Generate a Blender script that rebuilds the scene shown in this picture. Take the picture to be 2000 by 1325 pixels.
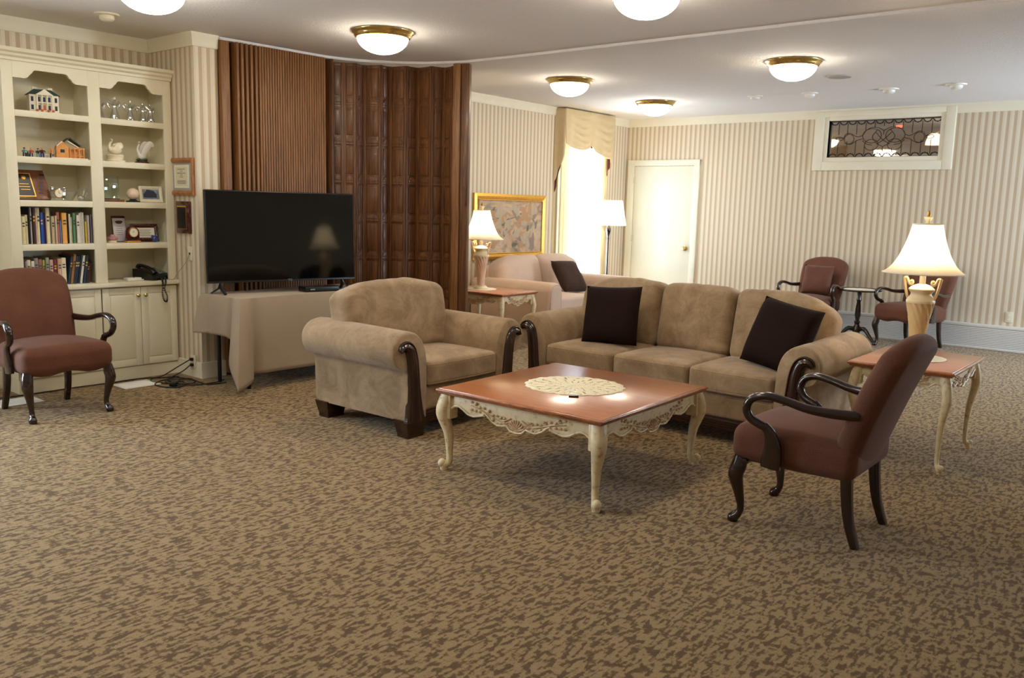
import bpy, bmesh, math, random
from mathutils import Vector, Matrix, noise

# ------------------------------------------------------------------ clear
for o in list(bpy.data.objects):
    bpy.data.objects.remove(o, do_unlink=True)
SC = bpy.context.scene
COL = SC.collection
PI = math.pi
RND = random.Random(7)
H = 2.64                                   # ceiling height


def lin(r, g, b):
    def f(c):
        c /= 255.0
        return c / 12.92 if c <= 0.04045 else ((c + 0.055) / 1.055) ** 2.4
    return (f(r), f(g), f(b), 1.0)


# ------------------------------------------------------------------ camera
F_PX, PITCH, ROLL, YAW = 1677.2, 0.15178, 0.02552, 0.67964
cam = bpy.data.cameras.new('camera')
cam_o = bpy.data.objects.new('camera', cam)
COL.objects.link(cam_o)
fw = Vector((-math.sin(YAW) * math.cos(PITCH), math.cos(YAW) * math.cos(PITCH), -math.sin(PITCH)))
r0 = Vector((math.cos(YAW), math.sin(YAW), 0))
u0 = r0.cross(fw)
cr = r0 * math.cos(ROLL) + u0 * math.sin(ROLL)
cu = -r0 * math.sin(ROLL) + u0 * math.cos(ROLL)
m = Matrix((cr, cu, -fw)).transposed().to_4x4()
m.translation = Vector((0, 0, 1.40))
cam_o.matrix_world = m
cam.sensor_fit = 'HORIZONTAL'
cam.sensor_width = 36.0
cam.lens = 36.0 * F_PX / 2000.0
cam.clip_start = 0.05
cam.clip_end = 60
cam.dof.use_dof = True
cam.dof.focus_distance = 4.7
cam.dof.aperture_fstop = 5.2
SC.camera = cam_o

# ------------------------------------------------------------------ world, exposure
w = bpy.data.worlds.new('sky')
SC.world = w
w.use_nodes = True
bg = w.node_tree.nodes['Background']
bg.inputs['Color'].default_value = (0.66, 0.83, 1.0, 1)
bg.inputs['Strength'].default_value = 23.0
SC.view_settings.view_transform = 'Standard'
SC.view_settings.look = 'None'
SC.view_settings.gamma = 1.0
SC.view_settings.use_curve_mapping = False
SC.view_settings.exposure = 0.48
SC.cycles.max_bounces = 8
SC.cycles.diffuse_bounces = 5
SC.cycles.glossy_bounces = 4
SC.cycles.transmission_bounces = 8
SC.cycles.transparent_max_bounces = 10
SC.cycles.sample_clamp_indirect = 6.0
SC.cycles.caustics_reflective = False
SC.cycles.caustics_refractive = False
SC.cycles.blur_glossy = 1.0

BOWL_POWER = 25.0                          # emission of the ceiling bowls
BULB_WATTS = 58.0                          # the bulbs in the table lamps
WARM = (1.0, 0.76, 0.46)


def portal(loc, rot, sx, sy):
    l = bpy.data.lights.new('window_portal', 'AREA')
    l.shape = 'RECTANGLE'
    l.size, l.size_y = sx, sy
    l.cycles.is_portal = True
    o = bpy.data.objects.new('window_portal', l)
    o.location, o.rotation_euler = loc, rot
    COL.objects.link(o)


portal((-6.62, 9.36, 1.32), (0, -PI / 2, 0), 2.0, 0.95)
portal((1.96, 9.4, 1.48), (0, PI / 2, 0), 1.6, 1.4)
portal((-6.92, 0.65, 1.35), (0, -PI / 2, 0), 1.9, 1.5)


# ------------------------------------------------------------------ materials
def new_mat(name):
    mt = bpy.data.materials.new(name)
    mt.use_nodes = True
    nt = mt.node_tree
    return mt, nt, nt.nodes['Principled BSDF'], nt.links


def node(nt, typ, **kw):
    n = nt.nodes.new(typ)
    for k, v in kw.items():
        setattr(n, k, v)
    return n


def ramp(nt, stops, interp='LINEAR'):
    r = nt.nodes.new('ShaderNodeValToRGB')
    r.color_ramp.interpolation = interp
    e = r.color_ramp.elements
    while len(e) < len(stops):
        e.new(0.5)
    for i, (p, c) in enumerate(stops):
        e[i].position = p
        e[i].color = c
    return r


def bump(nt, L, b, src, strength, dist=0.01):
    n = nt.nodes.new('ShaderNodeBump')
    n.inputs['Strength'].default_value = strength
    n.inputs['Distance'].default_value = dist
    L.new(src, n.inputs['Height'])
    L.new(n.outputs[0], b.inputs['Normal'])


def coords(nt, L, scale=(1, 1, 1), kind='Object', rot=(0, 0, 0)):
    tc = nt.nodes.new('ShaderNodeTexCoord')
    mp = nt.nodes.new('ShaderNodeMapping')
    mp.inputs['Scale'].default_value = scale
    mp.inputs['Rotation'].default_value = rot
    L.new(tc.outputs[kind], mp.inputs['Vector'])
    return mp.outputs[0]


def plain(name, col, rough=0.5, metal=0.0, spec=0.5, coat=0.0, var=0.0, scale=30, bmp=0.0, sheen=0.0):
    mt, nt, b, L = new_mat(name)
    b.inputs['Roughness'].default_value = rough
    b.inputs['Metallic'].default_value = metal
    b.inputs['Specular IOR Level'].default_value = spec
    b.inputs['Coat Weight'].default_value = coat
    b.inputs['Coat Roughness'].default_value = 0.08
    b.inputs['Sheen Weight'].default_value = sheen
    c = lin(*col)
    b.inputs['Base Color'].default_value = c
    n = nt.nodes.new('ShaderNodeTexNoise')
    n.inputs['Scale'].default_value = scale
    n.inputs['Detail'].default_value = 4
    L.new(coords(nt, L), n.inputs['Vector'])
    v = max(var, 0.02)
    lo = tuple(x * (1 - v) for x in c[:3]) + (1,)
    hi = tuple(min(1, x * (1 + v)) for x in c[:3]) + (1,)
    rp = ramp(nt, [(0.3, lo), (0.7, hi)])
    L.new(n.outputs['Fac'], rp.inputs[0])
    L.new(rp.outputs[0], b.inputs['Base Color'])
    if bmp:
        bump(nt, L, b, n.outputs['Fac'], bmp)
    return mt


def wood(name, dark, light, rough=0.35, scale=(14, 14, 1.6), coat=0.3, spec=0.5, p=(0.35, 0.68)):
    mt, nt, b, L = new_mat(name)
    v = coords(nt, L, scale)
    n = nt.nodes.new('ShaderNodeTexNoise')
    n.inputs['Scale'].default_value = 3.0
    n.inputs['Detail'].default_value = 7
    n.inputs['Roughness'].default_value = 0.62
    n.inputs['Distortion'].default_value = 0.8
    L.new(v, n.inputs['Vector'])
    rp = ramp(nt, [(p[0], lin(*dark)), (p[1], lin(*light))])
    L.new(n.outputs['Fac'], rp.inputs[0])
    L.new(rp.outputs[0], b.inputs['Base Color'])
    b.inputs['Roughness'].default_value = rough
    b.inputs['Coat Weight'].default_value = coat
    b.inputs['Coat Roughness'].default_value = 0.12
    b.inputs['Specular IOR Level'].default_value = spec
    bump(nt, L, b, n.outputs['Fac'], 0.05, 0.004)
    return mt


def fabric(name, lo, hi, patch=5.0, grain=260.0, sheen=0.35, rough=0.92, bmp=0.25, mixg=0.35):
    """napped upholstery: broad brushed patches with a fine grain"""
    mt, nt, b, L = new_mat(name)
    v = coords(nt, L)
    n1 = nt.nodes.new('ShaderNodeTexNoise')
    n1.inputs['Scale'].default_value = patch
    n1.inputs['Detail'].default_value = 6
    n1.inputs['Roughness'].default_value = 0.7
    n1.inputs['Distortion'].default_value = 0.6
    L.new(v, n1.inputs['Vector'])
    n2 = nt.nodes.new('ShaderNodeTexNoise')
    n2.inputs['Scale'].default_value = grain
    n2.inputs['Detail'].default_value = 2
    L.new(v, n2.inputs['Vector'])
    mx = nt.nodes.new('ShaderNodeMix')
    mx.data_type = 'FLOAT'
    mx.inputs[0].default_value = mixg
    L.new(n1.outputs['Fac'], mx.inputs[2])
    L.new(n2.outputs['Fac'], mx.inputs[3])
    rp = ramp(nt, [(0.32, lin(*lo)), (0.66, lin(*hi))])
    L.new(mx.outputs[0], rp.inputs[0])
    L.new(rp.outputs[0], b.inputs['Base Color'])
    b.inputs['Roughness'].default_value = rough
    b.inputs['Specular IOR Level'].default_value = 0.15
    b.inputs['Sheen Weight'].default_value = sheen
    b.inputs['Sheen Roughness'].default_value = 0.5
    bump(nt, L, b, n2.outputs['Fac'], bmp, 0.003)
    return mt


def weave(name, lo, hi, freq=420.0):
    """fine ribbed upholstery cloth"""
    mt, nt, b, L = new_mat(name)
    n0 = nt.nodes.new('ShaderNodeTexNoise')
    n0.inputs['Scale'].default_value = 1.0
    n0.inputs['Detail'].default_value = 1
    L.new(coords(nt, L, (freq, freq, freq * 0.35)), n0.inputs['Vector'])
    n1 = nt.nodes.new('ShaderNodeTexNoise')
    n1.inputs['Scale'].default_value = 5
    n1.inputs['Detail'].default_value = 4
    L.new(coords(nt, L), n1.inputs['Vector'])
    mx = nt.nodes.new('ShaderNodeMix')
    mx.data_type = 'FLOAT'
    mx.inputs[0].default_value = 0.5
    L.new(n0.outputs['Fac'], mx.inputs[2])
    L.new(n1.outputs['Fac'], mx.inputs[3])
    rp = ramp(nt, [(0.3, lin(*lo)), (0.7, lin(*hi))])
    L.new(mx.outputs[0], rp.inputs[0])
    L.new(rp.outputs[0], b.inputs['Base Color'])
    b.inputs['Roughness'].default_value = 0.75
    b.inputs['Specular IOR Level'].default_value = 0.25
    b.inputs['Sheen Weight'].default_value = 0.08
    bump(nt, L, b, n0.outputs['Fac'], 0.15, 0.002)
    return mt


def wallpaper(name, axis):
    mt, nt, b, L = new_mat(name)
    g = nt.nodes.new('ShaderNodeNewGeometry')
    s = nt.nodes.new('ShaderNodeSeparateXYZ')
    L.new(g.outputs['Position'], s.inputs[0])
    d = nt.nodes.new('ShaderNodeMath')
    d.operation = 'DIVIDE'
    d.inputs[1].default_value = 0.0685
    L.new(s.outputs[axis], d.inputs[0])
    fr = nt.nodes.new('ShaderNodeMath')
    fr.operation = 'FRACT'
    L.new(d.outputs[0], fr.inputs[0])
    dk, lt, ml = lin(199, 177, 149), lin(230, 219, 198), lin(216, 200, 176)
    rp = ramp(nt, [(0.0, ml), (0.05, dk), (0.40, dk), (0.45, ml), (0.52, lt), (0.62, ml), (0.66, lt), (0.94, lt)])
    L.new(fr.outputs[0], rp.inputs[0])
    n = nt.nodes.new('ShaderNodeTexNoise')
    n.inputs['Scale'].default_value = 60
    n.inputs['Detail'].default_value = 3
    L.new(g.outputs['Position'], n.inputs['Vector'])
    mx = nt.nodes.new('ShaderNodeMix')
    mx.data_type = 'RGBA'
    mx.blend_type = 'MULTIPLY'
    mx.inputs[0].default_value = 0.12
    L.new(rp.outputs[0], mx.inputs[6])
    L.new(n.outputs['Color'], mx.inputs[7])
    L.new(mx.outputs[2], b.inputs['Base Color'])
    b.inputs['Roughness'].default_value = 0.6
    b.inputs['Specular IOR Level'].default_value = 0.3
    return mt


def carpet_mat():
    mt, nt, b, L = new_mat('carpet')
    v = coords(nt, L, (60, 19, 1), 'Object', (0, 0, math.radians(4)))
    n = nt.nodes.new('ShaderNodeTexNoise')
    n.inputs['Scale'].default_value = 1.0
    n.inputs['Detail'].default_value = 1.6
    n.inputs['Roughness'].default_value = 0.45
    n.inputs['Distortion'].default_value = 0.5
    L.new(v, n.inputs['Vector'])
    v2 = coords(nt, L, (30, 50, 1), 'Object', (0, 0, math.radians(-20)))
    n2 = nt.nodes.new('ShaderNodeTexNoise')
    n2.inputs['Scale'].default_value = 1.0
    n2.inputs['Detail'].default_value = 1.5
    L.new(v2, n2.inputs['Vector'])
    mx = nt.nodes.new('ShaderNodeMix')
    mx.data_type = 'FLOAT'
    mx.inputs[0].default_value = 0.34
    L.new(n.outputs['Fac'], mx.inputs[2])
    L.new(n2.outputs['Fac'], mx.inputs[3])
    pile = nt.nodes.new('ShaderNodeTexNoise')
    pile.inputs['Scale'].default_value = 170
    pile.inputs['Detail'].default_value = 2
    L.new(coords(nt, L), pile.inputs['Vector'])
    ad = nt.nodes.new('ShaderNodeMath')
    ad.operation = 'MULTIPLY_ADD'
    ad.inputs[1].default_value = 0.10
    L.new(pile.outputs['Fac'], ad.inputs[0])
    L.new(mx.outputs[0], ad.inputs[2])
    rp = ramp(nt, [(0.46, lin(94, 69, 36)), (0.512, lin(108, 82, 46)), (0.57, lin(151, 126, 87)), (0.75, lin(160, 135, 96))])
    L.new(ad.outputs[0], rp.inputs[0])
    gr = ramp(nt, [(0.25, (0.80, 0.80, 0.80, 1)), (0.75, (1.12, 1.12, 1.12, 1))])
    L.new(pile.outputs['Fac'], gr.inputs[0])
    m2 = nt.nodes.new('ShaderNodeMix')
    m2.data_type = 'RGBA'
    m2.blend_type = 'MULTIPLY'
    m2.inputs[0].default_value = 1.0
    L.new(rp.outputs[0], m2.inputs[6])
    L.new(gr.outputs[0], m2.inputs[7])
    L.new(m2.outputs[2], b.inputs['Base Color'])
    b.inputs['Roughness'].default_value = 0.95
    b.inputs['Specular IOR Level'].default_value = 0.1
    b.inputs['Sheen Weight'].default_value = 0.15
    bump(nt, L, b, pile.outputs['Fac'], 0.5, 0.006)
    return mt


def emis(name, col, strength):
    mt, nt, b, L = new_mat(name)
    b.inputs['Base Color'].default_value = lin(240, 235, 220)
    b.inputs['Emission Color'].default_value = (*col, 1)
    b.inputs['Emission Strength'].default_value = strength
    b.inputs['Roughness'].default_value = 0.3
    return mt


def glass(name, col=(1, 1, 1), rough=0.0, ior=1.5, clear=0.0):
    mt, nt, b, L = new_mat(name)
    b.inputs['Base Color'].default_value = (*col, 1)
    b.inputs['Transmission Weight'].default_value = 1.0
    b.inputs['Roughness'].default_value = rough
    b.inputs['IOR'].default_value = ior
    return mt


def thin_glass(name, tint=(1, 1, 1), refl=0.12):
    """a pane: lets light straight through and mirrors a little"""
    mt = bpy.data.materials.new(name)
    mt.use_nodes = True
    nt = mt.node_tree
    nt.nodes.clear()
    o = nt.nodes.new('ShaderNodeOutputMaterial')
    t = nt.nodes.new('ShaderNodeBsdfTransparent')
    t.inputs[0].default_value = (*tint, 1)
    g = nt.nodes.new('ShaderNodeBsdfGlossy')
    g.inputs['Roughness'].default_value = 0.03
    lw = nt.nodes.new('ShaderNodeLayerWeight')
    pw = nt.nodes.new('ShaderNodeMath')
    pw.operation = 'POWER'
    pw.inputs[1].default_value = 4.0
    nt.links.new(lw.outputs['Facing'], pw.inputs[0])
    fr = nt.nodes.new('ShaderNodeMath')
    fr.operation = 'MULTIPLY_ADD'
    fr.inputs[1].default_value = 0.75
    fr.inputs[2].default_value = refl * 0.35
    nt.links.new(pw.outputs[0], fr.inputs[0])
    mx = nt.nodes.new('ShaderNodeMixShader')
    nt.links.new(fr.outputs[0], mx.inputs[0])
    nt.links.new(t.outputs[0], mx.inputs[1])
    nt.links.new(g.outputs[0], mx.inputs[2])
    nt.links.new(mx.outputs[0], o.inputs[0])
    return mt


def translucent(name, col, trans=0.5, clear=0.0, rough=0.9):
    mt = bpy.data.materials.new(name)
    mt.use_nodes = True
    nt = mt.node_tree
    nt.nodes.clear()
    L = nt.links
    o = nt.nodes.new('ShaderNodeOutputMaterial')
    n = nt.nodes.new('ShaderNodeTexNoise')
    n.inputs['Scale'].default_value = 120
    tc = nt.nodes.new('ShaderNodeTexCoord')
    L.new(tc.outputs['Object'], n.inputs['Vector'])
    c = lin(*col)
    rp = ramp(nt, [(0.3, tuple(x * 0.94 for x in c[:3]) + (1,)), (0.7, c)])
    L.new(n.outputs['Fac'], rp.inputs[0])
    d = nt.nodes.new('ShaderNodeBsdfDiffuse')
    t = nt.nodes.new('ShaderNodeBsdfTranslucent')
    L.new(rp.outputs[0], d.inputs[0])
    L.new(rp.outputs[0], t.inputs[0])
    mx = nt.nodes.new('ShaderNodeMixShader')
    mx.inputs[0].default_value = trans
    L.new(d.outputs[0], mx.inputs[1])
    L.new(t.outputs[0], mx.inputs[2])
    last = mx
    if clear:
        tp = nt.nodes.new('ShaderNodeBsdfTransparent')
        m2 = nt.nodes.new('ShaderNodeMixShader')
        m2.inputs[0].default_value = clear
        L.new(mx.outputs[0], m2.inputs[1])
        L.new(tp.outputs[0], m2.inputs[2])
        last = m2
    L.new(last.outputs[0], o.inputs[0])
    return mt


def antique(name):
    """cream paint rubbed brown in the carved hollows"""
    mt, nt, b, L = new_mat(name)
    g = nt.nodes.new('ShaderNodeNewGeometry')
    n = nt.nodes.new('ShaderNodeTexNoise')
    n.inputs['Scale'].default_value = 38
    n.inputs['Detail'].default_value = 5
    L.new(coords(nt, L), n.inputs['Vector'])
    rp = ramp(nt, [(0.25, lin(176, 140, 92)), (0.42, lin(219, 199, 158)), (0.7, lin(229, 212, 174))])
    L.new(n.outputs['Fac'], rp.inputs[0])
    L.new(rp.outputs[0], b.inputs['Base Color'])
    b.inputs['Roughness'].default_value = 0.42
    return mt


def painting_mat():
    mt, nt, b, L = new_mat('painting_canvas')
    v = coords(nt, L, (1, 2.6, 2.2))
    n = nt.nodes.new('ShaderNodeTexNoise')
    n.inputs['Scale'].default_value = 1.7
    n.inputs['Detail'].default_value = 3
    n.inputs['Distortion'].default_value = 2.4
    L.new(v, n.inputs['Vector'])
    rp = ramp(nt, [(0.28, lin(128, 128, 116)), (0.38, lin(170, 150, 132)), (0.46, lin(208, 172, 140)), (0.54, lin(216, 190, 160)),
                   (0.62, lin(190, 164, 144)), (0.70, lin(216, 200, 178)), (0.80, lin(156, 152, 126))])
    L.new(n.outputs['Fac'], rp.inputs[0])
    vo = nt.nodes.new('ShaderNodeTexVoronoi')
    vo.inputs['Scale'].default_value = 2.3
    vo.feature = 'SMOOTH_F1'
    L.new(v, vo.inputs['Vector'])
    mx = nt.nodes.new('ShaderNodeMix')
    mx.data_type = 'RGBA'
    mx.blend_type = 'SOFT_LIGHT'
    mx.inputs[0].default_value = 0.6
    L.new(rp.outputs[0], mx.inputs[6])
    L.new(vo.outputs['Distance'], mx.inputs[7])
    L.new(mx.outputs[2], b.inputs['Base Color'])
    b.inputs['Roughness'].default_value = 0.12
    b.inputs['Specular IOR Level'].default_value = 0.6
    return mt


M = {}
M['carpet'] = carpet_mat()
M['ceil'] = plain('ceiling_paint', (232, 229, 229), 0.9, var=0.03, scale=90, bmp=0.35, spec=0.1)
M['wpx'] = wallpaper('wallpaper_stripes_x', 0)
M['wpy'] = wallpaper('wallpaper_stripes_y', 1)
M['cream'] = plain('cream_paint', (232, 224, 198), 0.42, var=0.02, scale=8)
M['trim'] = plain('trim_paint', (234, 227, 206), 0.5, var=0.02, scale=8)
M['door'] = plain('door_paint', (238, 234, 216), 0.4, var=0.015, scale=5)
M['heater'] = plain('heater_enamel', (222, 218, 212), 0.4, var=0.02)
M['dark'] = plain('dark_gap', (32, 28, 26), 0.8)
M['oak'] = wood('oak_stain', (66, 36, 14), (126, 80, 40), 0.5, (22, 22, 1.1), 0.08)
M['oak2'] = wood('oak_stain_dark', (58, 31, 12), (112, 69, 34), 0.48, (24, 24, 1.2), 0.1)
M['oakp'] = wood('oak_stain_light', (104, 64, 31), (150, 103, 58), 0.5, (26, 26, 0.9), 0.0)
M['walnut'] = wood('walnut_trim', (28, 13, 8), (66, 34, 19), 0.26, (12, 12, 3), 0.5)
M['mahog'] = wood('mahogany', (22, 10, 7), (50, 25, 17), 0.2, (10, 10, 3), 0.6)
M['cherry'] = wood('cherry_top', (170, 92, 46), (204, 126, 72), 0.15, (2.2, 18, 18), 1.0, p=(0.25, 0.75))
M['cherry'].node_tree.nodes['Principled BSDF'].inputs['Coat Roughness'].default_value = 0.17
M['cherry'].node_tree.nodes['Principled BSDF'].inputs['Roughness'].default_value = 0.3
M['cherrye'] = wood('cherry_edge', (124, 68, 34), (186, 112, 62), 0.28, (5, 5, 12), 0.4)
M['antique'] = antique('antique_cream')
M['carved'] = plain('carved_relief', (196, 160, 120), 0.5, var=0.25, scale=90)
M['tan'] = fabric('tan_velour', (126, 100, 72), (182, 156, 124), 5.5, mixg=0.25, sheen=0.25)
M['pink'] = fabric('pink_twill', (192, 166, 148), (208, 184, 166), 3, mixg=0.5, sheen=0.1)
M['pinksk'] = fabric('mauve_skirt', (120, 78, 66), (140, 96, 82), 3)
M['pillow'] = fabric('brown_pillow', (28, 16, 12), (40, 25, 20), 6, 400, sheen=0.0)
M['pillow2'] = fabric('grey_brown_pillow', (50, 36, 30), (70, 52, 44), 6, 400, sheen=0.05)
M['rust'] = weave('rust_weave', (84, 48, 33), (115, 71, 52))
M['rust2'] = weave('rust_weave_pillow', (86, 50, 37), (114, 71, 54))
M['cloth'] = fabric('tablecloth_linen', (160, 142, 122), (172, 154, 134), 2.0, 500, sheen=0.1, bmp=0.1)
M['black'] = plain('black_plastic', (14, 14, 15), 0.35)
M['screen'] = plain('tv_screen', (6, 6, 7), 0.06, spec=0.4)
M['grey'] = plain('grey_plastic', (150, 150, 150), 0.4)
M['white'] = plain('white_enamel', (236, 234, 228), 0.35)
M['offwhite'] = plain('offwhite_plastic', (222, 214, 190), 0.45)
M['paper'] = plain('paper', (238, 232, 214), 0.8)
M['ink'] = plain('ink', (70, 66, 60), 0.8)
M['brass'] = plain('polished_brass', (214, 188, 122), 0.2, 0.9, var=0.05)
M['gold'] = plain('gold_leaf', (224, 172, 78), 0.36, 0.75, var=0.10, scale=40)
M['canvas'] = painting_mat()
M['bowl'] = emis('lit_bowl_glass', (1.0, 0.89, 0.70), BOWL_POWER)
M['shade'] = translucent('lampshade_silk', (246, 238, 218), 0.62)
M['shadew'] = translucent('lampshade_linen', (246, 232, 196), 0.55)
M['bulb'] = emis('bulb', (1.0, 0.85, 0.62), 20.0)
M['ceramic'] = plain('lamp_ceramic', (226, 196, 142), 0.32, var=0.1, scale=14)
M['ceramicw'] = plain('lamp_ceramic_rim', (238, 220, 180), 0.3, var=0.05, scale=14)
M['ceramicp'] = plain('lamp_ceramic_pink', (226, 192, 160), 0.35, var=0.12, scale=20)
M['lace'] = plain('lace', (238, 228, 198), 0.9, var=0.1, scale=140, bmp=0.3)
M['lacew'] = plain('lace_white', (240, 234, 216), 0.9, var=0.06, scale=140, bmp=0.3)
M['sheer'] = translucent('sheer_curtain', (250, 250, 250), 0.7, 0.35)
M['drape'] = translucent('beige_drape', (238, 226, 198), 0.45)
M['valance'] = fabric('valance_damask', (206, 185, 146), (216, 197, 160), 5, 300, sheen=0.1)
M['maroon'] = fabric('maroon_lining', (84, 34, 34), (104, 46, 44), 5, 300)
M['glass'] = thin_glass('crystal', (0.93, 0.95, 0.95), 0.9)
M['glassg'] = thin_glass('green_glass', (0.80, 0.88, 0.84), 0.3)
M['pane'] = thin_glass('window_pane')
M['panedark'] = thin_glass('bevelled_pane', (0.85, 0.83, 0.80), 0.55)
M['lead'] = plain('lead_came', (44, 42, 40), 0.4, 0.6)
M['bluegl'] = plain('blue_glass', (36, 62, 140), 0.08, coat=1.0, var=0.3, scale=30)
M['pinkc'] = plain('pink_ceramic', (196, 140, 146), 0.25, var=0.2)
M['blush'] = plain('blush_porcelain', (236, 210, 190), 0.15, coat=0.6, var=0.06)
M['porc'] = plain('cream_porcelain', (240, 230, 204), 0.2, coat=0.5)
M['burg'] = wood('burgundy_wood', (58, 18, 14), (92, 36, 26), 0.25, (12, 12, 12), 0.5)
M['plaqw'] = wood('plaque_walnut', (96, 52, 28), (138, 82, 46), 0.35, (12, 12, 4), 0.3)
M['oakf'] = wood('oak_frame', (142, 88, 44), (186, 126, 70), 0.4, (12, 12, 4), 0.2)
M['silver'] = plain('grey_mat', (168, 164, 156), 0.6)
M['roofg'] = plain('slate_green_roof', (58, 80, 78), 0.6, var=0.2, scale=120)
M['orange'] = plain('model_timber', (222, 154, 84), 0.6, var=0.1, scale=60)
M['snow'] = plain('model_snow', (240, 232, 210), 0.8)
M['bluecl'] = plain('blue_cloth_paint', (40, 52, 120), 0.6)
M['tealcl'] = plain('teal_paint', (112, 160, 164), 0.6)
M['redcl'] = plain('red_paint', (196, 92, 60), 0.6)
M['navycl'] = plain('navy_paint', (44, 46, 66), 0.6)
M['skin'] = plain('painted_skin', (226, 178, 140), 0.6)
M['leafg'] = plain('leaf_green', (70, 92, 56), 0.6)
M['cable'] = plain('cable_rubber', (26, 22, 20), 0.6)
M['lilac'] = plain('lilac_plate', (214, 206, 214), 0.4)
M['beyond'] = plain('room_beyond', (184, 166, 142), 0.9)
M['redlamp'] = emis('red_lamp', (1.0, 0.12, 0.05), 2.2)
M['farshade'] = emis('far_lamp_glass', (1.0, 0.86, 0.6), 2.6)


# ------------------------------------------------------------------ mesh builder
def catmull(pts, n=6, closed=False):
    pts = [Vector(p) for p in pts]
    out = []
    N = len(pts)
    rng = N if closed else N - 1
    for i in range(rng):
        if closed:
            p0, p1, p2, p3 = pts[(i - 1) % N], pts[i], pts[(i + 1) % N], pts[(i + 2) % N]
        else:
            p1, p2 = pts[i], pts[i + 1]
            p0 = pts[i - 1] if i > 0 else p1 * 2 - p2
            p3 = pts[i + 2] if i + 2 < N else p2 * 2 - p1
        for k in range(n):
            t = k / n
            out.append(0.5 * ((2 * p1) + (p2 - p0) * t + (2 * p0 - 5 * p1 + 4 * p2 - p3) * t * t + (3 * p1 - p0 - 3 * p2 + p3) * t ** 3))
    if not closed:
        out.append(pts[-1].copy())
    return out


def lerp_list(vals, n):
    """resample a value list to n entries"""
    out = []
    for i in range(n):
        t = i / (n - 1) * (len(vals) - 1)
        k = min(int(t), len(vals) - 2)
        f = t - k
        a, b = vals[k], vals[k + 1]
        if isinstance(a, tuple):
            out.append(tuple(x + (y - x) * f for x, y in zip(a, b)))
        else:
            out.append(a + (b - a) * f)
    return out


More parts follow.
